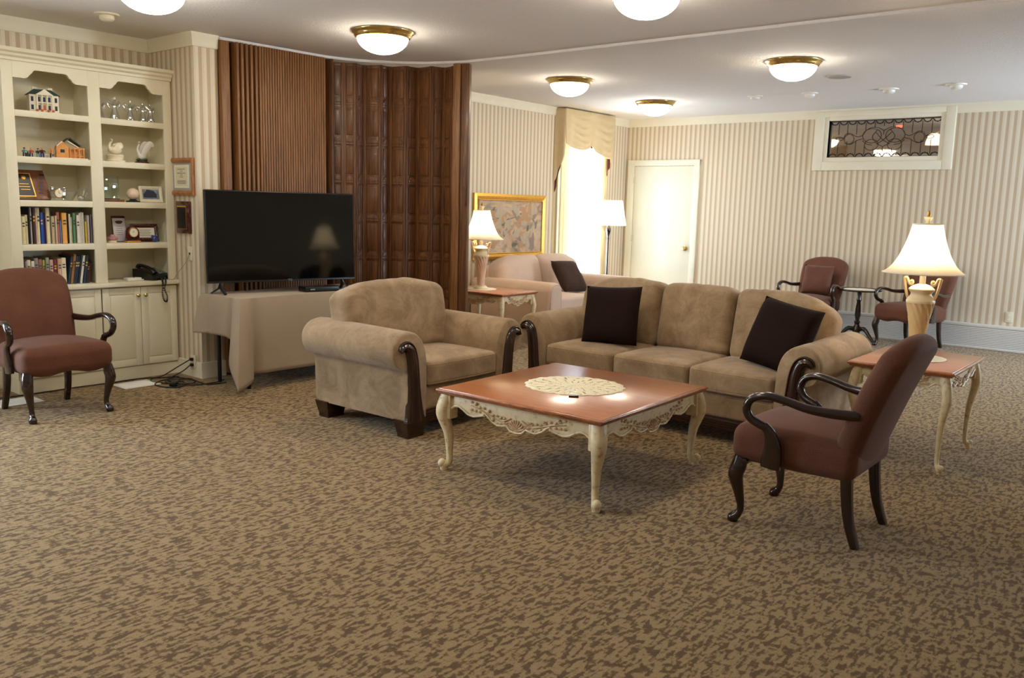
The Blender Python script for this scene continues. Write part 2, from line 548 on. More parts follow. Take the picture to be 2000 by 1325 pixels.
class B:
    def __init__(self):
        self.bm = bmesh.new()

    def _xf(self, vs, mtx):
        if mtx is not None:
            for v in vs:
                v.co = mtx @ v.co

    def box(self, c, s, bev=0.0, mtx=None, seg=2):
        r = bmesh.ops.create_cube(self.bm, size=1.0)
        vs = r['verts']
        for v in vs:
            v.co = Vector((v.co.x * s[0] + c[0], v.co.y * s[1] + c[1], v.co.z * s[2] + c[2]))
        if bev:
            es = list({e for v in vs for e in v.link_edges})
            rr = bmesh.ops.bevel(self.bm, geom=es, offset=bev, segments=seg, profile=0.5, affect='EDGES')
            vs = list({v for f in rr['faces'] for v in f.verts} | {v for v in vs if v.is_valid})
        self._xf(vs, mtx)
        return self

    def b2(self, lo, hi, bev=0.0, mtx=None):
        c = [(a + b) / 2 for a, b in zip(lo, hi)]
        s = [abs(b - a) for a, b in zip(lo, hi)]
        return self.box(c, s, bev, mtx)

    def rbox(self, c, s, r, k=3, mid=4, f=None, mtx=None):
        """rounded soft box; f(p, n) deforms a point given in -1..1 units as well"""
        hs = [x / 2 for x in s]
        ax = []
        for h in hs:
            rr = min(r, h * 0.98)
            t = [math.tan(math.radians(45.0 * i / k)) for i in range(k + 1)]
            pos = [h - rr + rr * x for x in t]
            inner = [(-1 + 2 * i / mid) * (h - rr) for i in range(1, mid)]
            ax.append([-x for x in reversed(pos)] + inner + pos)
        N = [len(a) for a in ax]
        vd = {}

        def V(i, j, l):
            key = (i, j, l)
            if key not in vd:
                p = Vector((ax[0][i], ax[1][j], ax[2][l]))
                rr = [min(r, h * 0.98) for h in hs]
                q = Vector([max(-(h - a), min(h - a, x)) for x, h, a in zip(p, hs, rr)])
                d = p - q
                if d.length > 1e-9:
                    dn = Vector([x / a for x, a in zip(d, rr)])
                    dn.normalize()
                    p = q + Vector([x * a for x, a in zip(dn, rr)])
                if f:
                    p = f(p.copy(), Vector((p.x / hs[0], p.y / hs[1], p.z / hs[2])))
                p = p + Vector(c)
                if mtx is not None:
                    p = mtx @ p
                vd[key] = self.bm.verts.new(p)
            return vd[key]
        for a in range(3):
            o1, o2 = (a + 1) % 3, (a + 2) % 3
            for side in (0, N[a] - 1):
                for i in range(N[o1] - 1):
                    for j in range(N[o2] - 1):
                        q = []
                        for (di, dj) in ((0, 0), (1, 0), (1, 1), (0, 1)):
                            idx = [0, 0, 0]
                            idx[a], idx[o1], idx[o2] = side, i + di, j + dj
                            q.append(V(*idx))
                        if side == 0:
                            q.reverse()
                        self.bm.faces.new(q)
        return self

    def tube(self, pts, rad, seg=10, closed=False, cap=True, up=None, sq=None):
        """sweep along pts; rad a number, a list or (rx, ry) tuples; sq squares the section"""
        pts = [Vector(p) for p in pts]
        n = len(pts)
        if not isinstance(rad, list):
            rad = [rad] * n
        elif len(rad) != n:
            rad = lerp_list(rad, n)
        rad = [x if isinstance(x, tuple) else (x, x) for x in rad]
        tan = []
        for i in range(n):
            a = pts[(i - 1) % n] if (closed or i > 0) else pts[i]
            b = pts[(i + 1) % n] if (closed or i < n - 1) else pts[i]
            t = (b - a)
            tan.append(t.normalized() if t.length > 1e-9 else Vector((0, 0, 1)))
        ref = Vector(up) if up else (Vector((0, 0, 1)) if abs(tan[0].z) < 0.9 else Vector((1, 0, 0)))
        nrm = (ref - tan[0] * ref.dot(tan[0])).normalized()
        rings = []
        for i in range(n):
            if up:
                nn = (ref - tan[i] * ref.dot(tan[i]))
                if nn.length > 1e-6:
                    nrm = nn.normalized()
            else:
                nrm = (nrm - tan[i] * nrm.dot(tan[i])).normalized()
            bi = tan[i].cross(nrm)
            ring = []
            for k in range(seg):
                a = 2 * PI * k / seg
                ca, sa = math.cos(a), math.sin(a)
                if sq:
                    ca = math.copysign(abs(ca) ** sq, ca)
                    sa = math.copysign(abs(sa) ** sq, sa)
                ring.append(self.bm.verts.new(pts[i] + bi * (ca * rad[i][0]) + nrm * (sa * rad[i][1])))
            rings.append(ring)
        for i in range(n if closed else n - 1):
            A, Bq = rings[i], rings[(i + 1) % n]
            for k in range(seg):
                self.bm.faces.new((A[k], A[(k + 1) % seg], Bq[(k + 1) % seg], Bq[k]))
        if cap and not closed:
            self.bm.faces.new(list(reversed(rings[0])))
            self.bm.faces.new(rings[-1])
        return self

    def lathe(self, prof, seg=28, c=(0, 0, 0), fn=None, mtx=None, cap=True):
        c = Vector(c)
        rings = []
        for (r, z) in prof:
            if r < 1e-5:
                p = c + Vector((0, 0, z))
                rings.append([self.bm.verts.new(mtx @ p if mtx else p)])
                continue
            ring = []
            for k in range(seg):
                a = 2 * PI * k / seg
                rr = r * (fn(a, z) if fn else 1.0)
                p = c + Vector((rr * math.cos(a), rr * math.sin(a), z))
                ring.append(self.bm.verts.new(mtx @ p if mtx else p))
            rings.append(ring)
        for A, Bq in zip(rings, rings[1:]):
            if len(A) == 1 and len(Bq) == 1:
                continue
            for k in range(seg):
                k2 = (k + 1) % seg
                if len(A) == 1:
                    self.bm.faces.new((A[0], Bq[k2], Bq[k]))
                elif len(Bq) == 1:
                    self.bm.faces.new((A[k], A[k2], Bq[0]))
                else:
                    self.bm.faces.new((A[k], A[k2], Bq[k2], Bq[k]))
        if cap:
            if len(rings[0]) > 1:
                self.bm.faces.new(list(reversed(rings[0])))
            if len(rings[-1]) > 1:
                self.bm.faces.new(rings[-1])
        return self

    def prism(self, poly, d, mtx=None, z0=0.0, bev=0.0):
        """polygon in local xy pushed along z from z0 to z0 + d"""
        lo = [self.bm.verts.new(Vector((p[0], p[1], z0))) for p in poly]
        hi = [self.bm.verts.new(Vector((p[0], p[1], z0 + d))) for p in poly]
        n = len(poly)
        self.bm.faces.new(list(reversed(lo)))
        top = self.bm.faces.new(hi)
        for i in range(n):
            self.bm.faces.new((lo[i], lo[(i + 1) % n], hi[(i + 1) % n], hi[i]))
        vs = lo + hi
        if bev:
            r = bmesh.ops.bevel(self.bm, geom=list(top.edges), offset=bev, segments=2, profile=0.5, affect='EDGES')
            vs = [v for v in set(vs) | {v for f in r['faces'] for v in f.verts} if v.is_valid]
        self._xf(vs, mtx)
        return self

    def grid(self, fn, nu, nv, closeu=False, thick=0.0):
        vs = [[self.bm.verts.new(Vector(fn(i / (nu if closeu else nu - 1), j / (nv - 1)))) for j in range(nv)] for i in range(nu)]
        for i in range(nu if closeu else nu - 1):
            for j in range(nv - 1):
                i2 = (i + 1) % nu
                self.bm.faces.new((vs[i][j], vs[i2][j], vs[i2][j + 1], vs[i][j + 1]))
        if thick:
            bmesh.ops.recalc_face_normals(self.bm, faces=self.bm.faces[:])
            bmesh.ops.solidify(self.bm, geom=self.bm.faces[:], thickness=thick)
        return self

    def ball(self, c, r, s=(1, 1, 1), seg=14, mtx=None):
        res = bmesh.ops.create_uvsphere(self.bm, u_segments=seg, v_segments=max(6, seg // 2 + 1), radius=r)
        for v in res['verts']:
            v.co = Vector((v.co.x * s[0] + c[0], v.co.y * s[1] + c[1], v.co.z * s[2] + c[2]))
        self._xf(res['verts'], mtx)
        return self

    def cyl(self, a, b, r, seg=14, r2=None):
        return self.tube([a, b], [r, r if r2 is None else r2], seg)

    def xf(self, mtx):
        for v in self.bm.verts:
            v.co = mtx @ v.co
        return self

    def build(self, name, mat, parent=None, angle=38, off=None):
        if off is not None:
            for v in self.bm.verts:
                v.co -= Vector(off)
        bmesh.ops.recalc_face_normals(self.bm, faces=self.bm.faces[:])
        me = bpy.data.meshes.new(name)
        self.bm.to_mesh(me)
        self.bm.free()
        me.materials.append(mat)
        for p in me.polygons:
            p.use_smooth = True
        me.set_sharp_from_angle(angle=math.radians(angle))
        o = bpy.data.objects.new(name, me)
        COL.objects.link(o)
        if parent is not None:
            o.parent = parent
        return o


def R(d, ax='Z'):
    return Matrix.Rotation(math.radians(d), 4, ax)


def T(x, y, z):
    return Matrix.Translation((x, y, z))


def tag(o, label=None, cat=None, group=None, kind=None):
    if label:
        o['label'] = label
    if cat:
        o['category'] = cat
    if group:
        o['group'] = group
    if kind:
        o['kind'] = kind
    return o


def thing(name, label, cat, loc=(0, 0, 0), rz=0.0, group=None):
    o = bpy.data.objects.new(name, None)
    o.empty_display_size = 0.1
    COL.objects.link(o)
    o.location = loc
    o.rotation_euler = (0, 0, math.radians(rz))
    return tag(o, label, cat, group)


def at(o, loc=None, rz=None, rot=None):
    if loc is not None:
        o.location = loc
    if rz is not None:
        o.rotation_euler = (0, 0, math.radians(rz))
    if rot is not None:
        o.rotation_euler = rot
    return o


def struct(b, name, mat, parent=None):
    o = b.build(name, mat, parent)
    if parent is None:
        o['kind'] = 'structure'
    return o


def copy_tree(o, parent=None):
    c = o.copy()
    COL.objects.link(c)
    if parent is not None:
        c.parent = parent
    for ch in list(o.children):
        copy_tree(ch, c)
    return c


def dup(o, loc, rz, label, group=None):
    c = copy_tree(o)
    c.location = loc
    c.rotation_euler = (0, 0, math.radians(rz))
    c['label'] = label
    if group:
        c['group'] = group
    return c


# ================================================================== SETTING
XB, XW, YB = -6.75, -6.50, 10.50           # bookcase wall, window wall, back wall
struct(B().b2((-7.0, -3.62, -0.12), (1.94, 13.1, 0)), 'floor', M['carpet'])
struct(B().b2((-7.0, -3.62, H), (1.94, 13.1, H + 0.12)), 'ceiling', M['ceil'])

# back wall around the transom opening
GX0, GX1, GZ0, GZ1 = -3.715, -2.485, 2.085, 2.515
b = B()
b.b2((-7.0, YB, 0), (GX0, YB + 0.14, H)).b2((GX1, YB, 0), (1.94, YB + 0.14, H))
b.b2((GX0, YB, 0), (GX1, YB + 0.14, GZ0)).b2((GX0, YB, GZ1), (GX1, YB + 0.14, H))
struct(b, 'wall_back', M['wpx'])
# window wall around its opening
WY0, WY1, WZ0, WZ1 = 8.93, 9.79, 0.36, 2.30
b = B()
b.b2((XW - 0.16, 5.95, 0), (XW, WY0, H)).b2((XW - 0.16, WY1, 0), (XW, YB, H))
b.b2((XW - 0.16, WY0, 0), (XW, WY1, WZ0)).b2((XW - 0.16, WY0, WZ1), (XW, WY1, H))
struct(b, 'wall_window', M['wpy'])
# bookcase wall with the window nearer the camera
VY0, VY1, VZ0, VZ1 = 0.10, 1.25, 0.45, 2.25
b = B()
b.b2((XB - 0.16, -3.6, 0), (XB, VY0, H)).b2((XB - 0.16, VY1, 0), (XB, 3.66, H))
b.b2((XB - 0.16, VY0, 0), (XB, VY1, VZ0)).b2((XB - 0.16, VY0, VZ1), (XB, VY1, H))
struct(b, 'wall_left', M['wpy'])
struct(B().b2((XB - 0.16, 3.66, 0), (-6.102, 3.86, H)), 'wall_return', M['wpx'])
struct(B().b2((-6.103, 3.661, 0), (-6.10, 3.86, H)), 'wall_return_side', M['wpy'])
struct(B().b2((-6.66, 3.86, 0), (-6.34, 5.95, H)), 'wall_pocket', M['wpy'])
RX, RY0, RY1, RZ0, RZ1 = 1.80, 8.55, 10.15, 0.70, 2.25
b = B()
b.b2((RX, -3.6, 0), (RX + 0.14, RY0, H)).b2((RX, RY1, 0), (RX + 0.14, YB, H)).b2((RX, RY0, 0), (RX + 0.14, RY1, RZ0)).b2((RX, RY0, RZ1), (RX + 0.14, RY1, H))
struct(b, 'wall_right', M['wpy'])
t = thing('window_4', None, None, (RX, 9.4, RZ0))
t['kind'] = 'structure'
b = B()
for y0, y1, z0, z1 in ((RY0 - 0.08, RY0, RZ0 - 0.08, RZ1 + 0.08), (RY1, RY1 + 0.08, RZ0 - 0.08, RZ1 + 0.08), (RY0, RY1, RZ1, RZ1 + 0.08), (RY0, RY1, RZ0 - 0.08, RZ0), (9.37, 9.43, RZ0, RZ1)):
    b.b2((RX - 0.018, y0, z0), (RX + 0.1, y1, z1), 0.004)
b.build('window_frame', M['trim'], t, off=(RX, 9.4, RZ0))
B().b2((RX + 0.080, RY0, RZ0), (RX + 0.085, RY1, RZ1)).build('pane', M['pane'], t, off=(RX, 9.4, RZ0))
struct(B().b2((-6.9, -3.62, 0), (1.9, -3.5, H)), 'wall_rear', M['wpx'])


def crown(name, p0, p1, nrm, m0=0, m1=0):
    """cove moulding from p0 to p1 (xy), standing out along nrm"""
    p0, p1, n = Vector((*p0, 0)), Vector((*p1, 0)), Vector((*nrm, 0))
    prof = [(0, H), (0.030, H), (0.030, H - 0.012), (0.022, H - 0.026), (0.018, H - 0.075), (0.014, H - 0.092), (0.010, H - 0.1), (0, H - 0.1)]
    b = B()
    al = (p1 - p0).normalized()
    A = [b.bm.verts.new(p0 + n * d - al * (d * m0) + Vector((0, 0, z))) for d, z in prof]
    C = [b.bm.verts.new(p1 + n * d + al * (d * m1) + Vector((0, 0, z))) for d, z in prof]
    k = len(prof)
    for i in range(k):
        b.bm.faces.new((A[i], A[(i + 1) % k], C[(i + 1) % k], C[i]))
    b.bm.faces.new(A)
    b.bm.faces.new(list(reversed(C)))
    struct(b, name, M['trim'])


crown('trim_1', (-6.5, YB), (1.8, YB), (0, -1))
crown('trim_2', (XW, 5.95), (XW, YB), (1, 0))
crown('trim_3', (XB, -3.5), (XB, 3.66), (1, 0))
crown('trim_4', (XB, 3.66), (-6.10, 3.66), (0, -1), 0, 1)
crown('trim_5', (-6.10, 3.66), (-6.10, 3.86), (1, 0), 1, 0)
bb = 0.125
struct(B().b2((XB, 3.642, 0), (-6.082, 3.66, bb), 0.0), 'baseboard_return', M['trim'])
struct(B().b2((-6.10, 3.660, 0), (-6.082, 3.86, bb), 0.0), 'baseboard_return_side', M['trim'])
struct(B().b2((XB, -3.5, 0), (XB + 0.018, 2.44, bb), 0.004), 'baseboard_left', M['trim'])
struct(B().b2((XW, 5.95, 0), (XW + 0.018, YB, bb), 0.004), 'baseboard_window', M['trim'])

# panel door in the back wall
d = thing('door_1', None, None, (-5.905, YB, 0))
d['kind'] = 'structure'
of = (-5.905, YB, 0)
b = B()
b.b2((-6.46, YB - 0.028, 0), (-6.36, YB, 2.09), 0.006).b2((-5.45, YB - 0.028, 0), (-5.365, YB, 2.09), 0.006)
b.b2((-6.46, YB - 0.029, 2.012), (-5.365, YB, 2.092), 0.006)
b.build('door_casing', M['door'], d, off=of)
B().b2((-6.356, YB - 0.012, 0.012), (-5.454, YB + 0.01, 2.008), 0.003).build('door_slab', M['door'], d, off=of)
b = B()
b.lathe([(0.032, 0), (0.032, 0.006), (0.012, 0.012), (0.011, 0.03), (0.027, 0.045), (0.03, 0.058), (0.02, 0.07), (0, 0.073)], 20, mtx=T(-5.515, YB - 0.012, 0.915) @ R(90, 'X'))
b.build('door_knob', M['brass'], d, off=of)
for z in (0.25, 1.02, 1.82):
    B().b2((-6.366, YB - 0.034, z - 0.045), (-6.350, YB - 0.010, z + 0.045), 0.003).build('hinge', M['offwhite'], d, off=of)

# transom with leaded glass, and the dim room beyond it
t = thing('window_2', None, None, (-3.1, YB, GZ0))
t['kind'] = 'structure'
of = (-3.1, YB, GZ0)
b = B()
for lo, hi in (((-3.875, 1.935), (-3.765, 2.62)), ((-2.435, 1.935), (-2.335, 2.62)), ((-3.765, 1.935), (-2.435, 2.035)), ((-3.765, 2.555), (-2.435, 2.62))):
    b.b2((lo[0], YB - 0.035, lo[1]), (hi[0], YB, hi[1]), 0.006)
for lo, hi in (((-3.775, 2.03), (-3.715, 2.565)), ((-2.485, 2.03), (-2.43, 2.565)), ((-3.715, 2.03), (-2.485, 2.087)), ((-3.715, 2.513), (-2.485, 2.565))):
    b.b2((lo[0], YB - 0.02, lo[1]), (hi[0], YB + 0.05, hi[1]), 0.004)
b.build('window_frame', M['trim'], t, off=of)
B().b2((GX0, YB + 0.055, GZ0), (GX1, YB + 0.061, GZ1)).build('pane', M['panedark'], t, off=of)
b = B()
GY = YB + 0.05
GW, GH = GX1 - GX0, GZ1 - GZ0


def came(pts, r=0.0036, n=6, closed=False):
    P = [(GX0 + u * GW, GY, GZ0 + v * GH) for u, v in pts]
    b.tube(catmull(P, n, closed) if n > 1 else P, r, 6, closed)


b.b2((GX0, GY - 0.006, GZ0), (GX1, GY + 0.006, GZ0 + 0.010)).b2((GX0, GY - 0.006, GZ1 - 0.012), (GX1, GY + 0.006, GZ1))
b.b2((GX0, GY - 0.006, GZ0), (GX0 + 0.008, GY + 0.006, GZ1)).b2((GX1 - 0.008, GY - 0.006, GZ0), (GX1, GY + 0.006, GZ1))
nb = 12
for i in range(nb):
    u0, u1 = i / nb, (i + 1) / nb
    um = (u0 + u1) / 2
    for v0, v1 in ((0.985, 0.90), (0.015, 0.10)):
        came([(u0, v1), (u0 + 0.02, v0), (u1 - 0.02, v0), (u1, v1)] if False else [(u0, v0), (u0 + 0.018, v1), (u1 - 0.018, v1), (u1, v0)], n=1)
        came([(u0, v0), (um, v1 * 0.5 + v0 * 0.5 + (0.06 if v0 < 0.5 else -0.06)), (u1, v0)], n=4)
for i in range(1, nb):
    u = i / nb
    lim = 0.62 + 0.20 * max(0, 1 - ((u - 0.5) / 0.24) ** 2)
    low = 0.44 - 0.22 * max(0, 1 - ((u - 0.5) / 0.24) ** 2)
    came([(u, 0.93), (u, lim)], n=1)
    came([(u, 0.07), (u, low)], n=1)
for s in (-1, 1):
    X = lambda q: 0.5 + s * q
    came([(X(0), 0.70), (X(0.05), 0.78), (X(0.11), 0.79), (X(0.16), 0.72), (X(0.19), 0.60), (X(0.23), 0.555), (X(0.27), 0.60), (X(0.31), 0.66), (X(0.35), 0.63), (X(0.37), 0.53), (X(0.41), 0.545)])
    cc = [(X(0.105 + 0.062 * math.cos(a)), 0.335 + 0.145 * math.sin(a)) for a in [k * PI / 6 for k in range(12)]]
    came(cc, closed=True)
    cc = [(X(0.315 + 0.045 * math.cos(a)), 0.50 + 0.13 * math.sin(a)) for a in [k * PI / 6 for k in range(12)]]
    came(cc, closed=True)
    cc = [(X(0.105 + 0.085 * math.cos(a)), 0.575 + 0.19 * math.sin(a)) for a in [k * PI / 6 for k in range(12)]]
    came(cc, closed=True)
    came([(X(0.0), 0.28), (X(0.06), 0.38), (X(0.10), 0.55), (X(0.06), 0.72)])
    came([(X(0.19), 0.45), (X(0.15), 0.36), (X(0.10), 0.33)])
    cc = [(X(0.405 + 0.035 * math.cos(a)), 0.515 + 0.05 * math.sin(a)) for a in [k * PI / 6 for k in range(12)]]
    came(cc, closed=True)
    came([(X(0.36), 0.40), (X(0.30), 0.36), (X(0.24), 0.46), (X(0.19), 0.50)])
came([(0.43, 0.66), (0.49, 0.48), (0.56, 0.34)])
came([(0.57, 0.66), (0.51, 0.48), (0.44, 0.34)])
came([(0.5, 0.70), (0.5, 0.60)], n=1)
came([(0.5, 0.28), (0.5, 0.07)], n=1)
b.build('leading', M['lead'], t, off=of)
# room beyond
b = B()
b.b2((-6.4, 13.0, 0), (1.5, 13.1, H)).b2((-6.5, YB + 0.14, 0), (-6.4, 13.1, H)).b2((1.5, YB + 0.14, 0), (1.6, 13.1, H))
struct(b, 'wall_beyond', M['beyond'])

# window beside the loveseat
t = thing('window_1', None, None, (XW, 9.36, WZ0))
t['kind'] = 'structure'
of = (XW, 9.36, WZ0)
b = B()
for lo, hi in (((WY0 - 0.07, WZ0 - 0.07), (WY0, WZ1 + 0.07)), ((WY1, WZ0 - 0.07), (WY1 + 0.07, WZ1 + 0.07)), ((WY0, WZ1), (WY1, WZ1 + 0.07)), ((WY0, WZ0 - 0.07), (WY1, WZ0))):
    b.b2((XW - 0.02, lo[0], lo[1]), (XW + 0.018, hi[0], hi[1]), 0.004)
b.b2((XW - 0.10, WY0, 1.31), (XW - 0.06, WY1, 1.35)).b2((XW - 0.10, WY0, WZ0), (XW - 0.06, WY0 + 0.04, WZ1)).b2((XW - 0.10, WY1 - 0.04, WZ0), (XW - 0.06, WY1, WZ1))
b.b2((XW - 0.10, WY0, WZ0), (XW - 0.06, WY1, WZ0 + 0.05)).b2((XW - 0.10, WY0, WZ1 - 0.05), (XW - 0.06, WY1, WZ1))
b.build('window_frame', M['trim'], t, off=of)
B().b2((XW - 0.085, WY0, WZ0), (XW - 0.080, WY1, WZ1)).build('pane', M['pane'], t, off=of)
t = thing('window_3', None, None, (XB, 0.75, VZ0))
t['kind'] = 'structure'
of = (XB, 0.75, VZ0)
b = B()
for lo, hi in (((VY0 - 0.08, VZ0 - 0.08), (VY0, VZ1 + 0.08)), ((VY1, VZ0 - 0.08), (VY1 + 0.08, VZ1 + 0.08)), ((VY0, VZ1), (VY1, VZ1 + 0.08)), ((VY0, VZ0 - 0.08), (VY1, VZ0)), ((0.73, VZ0), (0.77, VZ1))):
    b.b2((XB - 0.1, lo[0], lo[1]), (XB + 0.018, hi[0], hi[1]), 0.004)
b.build('window_frame', M['trim'], t, off=of)
B().b2((XB - 0.085, VY0, VZ0), (XB - 0.080, VY1, VZ1)).build('pane', M['pane'], t, off=of)

# ceiling track of the folding partition
TRACK = [(-6.12, 3.88), (-6.10, 4.2), (-6.08, 4.55), (-6.06, 4.86), (-5.97, 5.12), (-5.80, 5.34), (-5.55, 5.54), (-5.30, 5.64), (-5.15, 5.68), (-4.6, 5.70), (-3.0, 5.70), (-1.0, 5.70), (1.79, 5.70)]
b = B()
P = catmull([(x, y, 0) for x, y in TRACK[:9]], 5) + [Vector((x, y, 0)) for x, y in TRACK[9:]]
nn = len(P)
b.tube([p + Vector((0, 0, H - 0.010)) for p in P], [(0.030, 0.012) if i < 44 else (0.012, 0.012) for i in range(nn)], 8, up=(0, 0, 1), sq=0.4)
tr = b.build('trim_6', M['ceil'])
tr['kind'] = 'structure'

# ================================================================== FOLDING PARTITION
fd = thing('folding_partition', 'dark oak accordion partition folded against the wall behind the television', 'folding door', (-5.9, 4.6, 0))
of = (-5.9, 4.6, 0)
ZT = H - 0.028


def post(x, y, sx, sy, mat, rz=0):
    B().box((0, 0, ZT / 2 + 0.01), (sx, sy, ZT - 0.02), 0.006, T(x, y, 0) @ R(rz)).build('post', mat, fd, off=of)


post(-6.075, 3.90, 0.045, 0.075, M['oakp'])
post(-6.13, 3.958, 0.03, 0.05, M['oak2'])
# compressed leaves, seen by their edges
ys = [3.992 + 0.041 * i for i in range(5)] + [4.19 + 0.0237 * i for i in range(27)]
for i, y in enumerate(ys):
    xf = -6.025 + 0.035 * ((y - 4.0) / 0.85)
    th = 0.022 if i < 5 else 0.0190
    b = B().b2((xf - 0.135, y - th / 2, 0.02), (xf, y + th / 2, ZT), 0.003)
    b.build('panel', M['oakp'], fd, off=of)
post(-6.04, 4.875, 0.12, 0.025, M['oak2'], 12)
# stretched leaves along the bend
ZIG = [(-6.02, 4.90), (-5.965, 4.985), (-5.885, 5.055), (-5.905, 5.165), (-5.765, 5.235), (-5.765, 5.345), (-5.605, 5.385), (-5.59, 5.515), (-5.42, 5.51), (-5.375, 5.625), (-5.25, 5.60)]


def leaf(p0, p1, mat):
    p0, p1 = Vector((*p0, 0)), Vector((*p1, 0))
    wd = (p1 - p0).length
    ang = math.atan2((p1 - p0).y, (p1 - p0).x)
    mx = T(p0.x, p0.y, 0) @ Matrix.Rotation(ang, 4, 'Z')
    b = B()
    ZL = ZT - 0.02
    b.b2((0, 0, 0.02), (wd, 0.016, ZL), 0.002, mx)
    s = 0.020                                  # stiles and rails stand proud on the camera side (-y local)
    b.b2((0, -0.009, 0.02), (s, 0.001, ZL), 0.003, mx).b2((wd - s, -0.009, 0.02), (wd, 0.001, ZL), 0.003, mx)
    rows = [2.575, 2.25, 1.915, 1.585, 1.255, 0.925, 0.595, 0.265, 0.03]
    for i, z in enumerate(rows):
        b.b2((s, -0.007, z - 0.011), (wd - s, 0.001, z + 0.011), 0.002, mx)
        if 0 < i < len(rows) - 1:
            rr = (wd - 2 * s) / 2 - 0.002
            arc = [(wd / 2 + rr * math.cos(a), 0.011 + 0.045 * math.sin(a)) for a in [k * PI / 8 for k in range(9)]]
            b.prism(arc, 0.008, mx @ T(0, 0.0, z) @ R(90, 'X'), 0, 0.0025)
            if i == 1:
                arc = [(wd / 2 + rr * math.cos(a), -0.011 - 0.045 * math.sin(a)) for a in [k * PI / 8 for k in range(8, -1, -1)]]
                b.prism(arc, 0.008, mx @ T(0, 0.0, z) @ R(90, 'X'), 0, 0.0025)
    for z1, z0 in zip(rows, rows[1:]):
        top, bot = z1 - 0.03, z0 + 0.072
        if top - bot > 0.08:
            b.box((wd / 2, -0.002, (top + bot) / 2), (wd - 2 * s - 0.016, 0.008, top - bot), 0.0035, mx)
    b.build('panel', mat, fd, off=of)


for i in range(len(ZIG) - 1):
    leaf(ZIG[i], ZIG[i + 1], M['oak'] if i % 2 else M['oak2'])
post(-5.225, 5.63, 0.07, 0.05, M['oakp'], 20)
post(-5.160, 5.672, 0.075, 0.055, M['oak'], 20)
B().box((0, 0, 0), (0.012, 0.02, 0.17), 0.003, T(-5.128, 5.648, 1.50) @ R(20)).box((0, -0.014, 0.0), (0.02, 0.02, 0.03), 0.003, T(-5.13, 5.645, 1.56) @ R(20)).build('latch', M['oak2'], fd, off=of)

# ================================================================== BUILT-IN BOOKCASE
FX = -6.43
bc = thing('bookcase', 'cream built-in bookcase with two bays of shelves and scalloped headers', 'bookcase', (-6.59, 3.045, 0.763))
of = (-6.59, 3.045, 0.763)
SZ = [1.978, 1.666, 1.368, 1.06]
B().b2((XB + 0.002, 2.44, 0.765), (XB + 0.012, 3.652, 2.31)).build('back_panel', M['cream'], bc, off=of)
B().b2((XB + 0.012, 2.44, 0.765), (FX - 0.02, 2.46, 2.31)).build('side_panel', M['cream'], bc, off=of)
B().b2((XB + 0.012, 3.632, 0.765), (FX - 0.02, 3.652, 2.31)).build('side_panel', M['cream'], bc, off=of)
B().b2((XB + 0.012, 3.045, 0.765), (FX - 0.02, 3.067, 2.31)).build('divider', M['cream'], bc, off=of)
b = B()
b.b2((FX - 0.02, 2.44, 0.765), (FX, 2.512, 2.31), 0.002).b2((FX - 0.02, 3.012, 0.765), (FX, 3.10, 2.31), 0.002).b2((FX - 0.02, 3.588, 0.765), (FX, 3.652, 2.31), 0.002)
b.build('face_frame', M['cream'], bc, off=of)
for y0, y1 in ((2.512, 3.012), (3.10, 3.588)):
    wd = y1 - y0
    e = 0.075 * wd / 0.5
    arc = [(0, 0.12), (0, 0.0), (0.105, 0.0), (0.125, 0.012), (0.14, 0.03), (0.15, 0.034), (0.165, 0.052), (0.19, 0.06)]
    poly = [(0, 0.12), (0, 0), (wd * 0.16, 0), (wd * 0.20, 0.010), (wd * 0.225, 0.03), (wd * 0.25, 0.036), (wd * 0.27, 0.055), (wd * 0.30, 0.062)]
    poly = poly + [(wd - x, z) for x, z in reversed(poly)]
    # local x -> world y, local y -> world z, extrude -> world x
    mx = Matrix(((0, 0, 1, FX - 0.02), (1, 0, 0, y0), (0, 1, 0, 2.19), (0, 0, 0, 1)))
    B().prism(poly, 0.02, mx).build('header', M['cream'], bc, off=of)
    yy0, yy1 = (2.46, 3.045) if y0 < 3 else (3.067, 3.632)
    for z in SZ:
        b = B().b2((XB + 0.012, yy0, z - 0.025), (FX - 0.012, yy1, z), 0.0)
        b.b2((FX - 0.02, y0, z - 0.044), (FX - 0.001, y1, z), 0.002)
        b.build('shelf', M['cream'], bc, off=of)
b = B()
prof = [(0, 2.30), (0.012, 2.30), (0.014, 2.318), (0.03, 2.33), (0.034, 2.345), (0.056, 2.356), (0.062, 2.378), (0, 2.378)]
ypts = (2.44 - 0.03, 3.652)
A = [b.bm.verts.new((FX + d_, 2.42 - d_ * 0.7, z)) for d_, z in prof]
C = [b.bm.verts.new((FX + d_, 3.654, z)) for d_, z in prof]
D_ = [b.bm.verts.new((XB + 0.002, 2.42 - d_ * 0.7, z)) for d_, z in prof]
k = len(prof)
for i in range(k):
    j = (i + 1) % k
    b.bm.faces.new((A[i], A[j], C[j], C[i]))
    b.bm.faces.new((D_[i], D_[j], A[j], A[i]))
b.bm.faces.new(C)
b.b2((XB + 0.002, 2.43, 2.30), (FX, 3.652, 2.376))
b.build('cornice', M['cream'], bc, off=of)

ct = B().b2((XB + 0.002, 2.415, 0.730), (FX + 0.035, 3.658, 0.763), 0.005)
tag(ct.build('countertop', M['cream']), 'cream counter ledge between the bookshelves and the cabinets below', 'countertop')

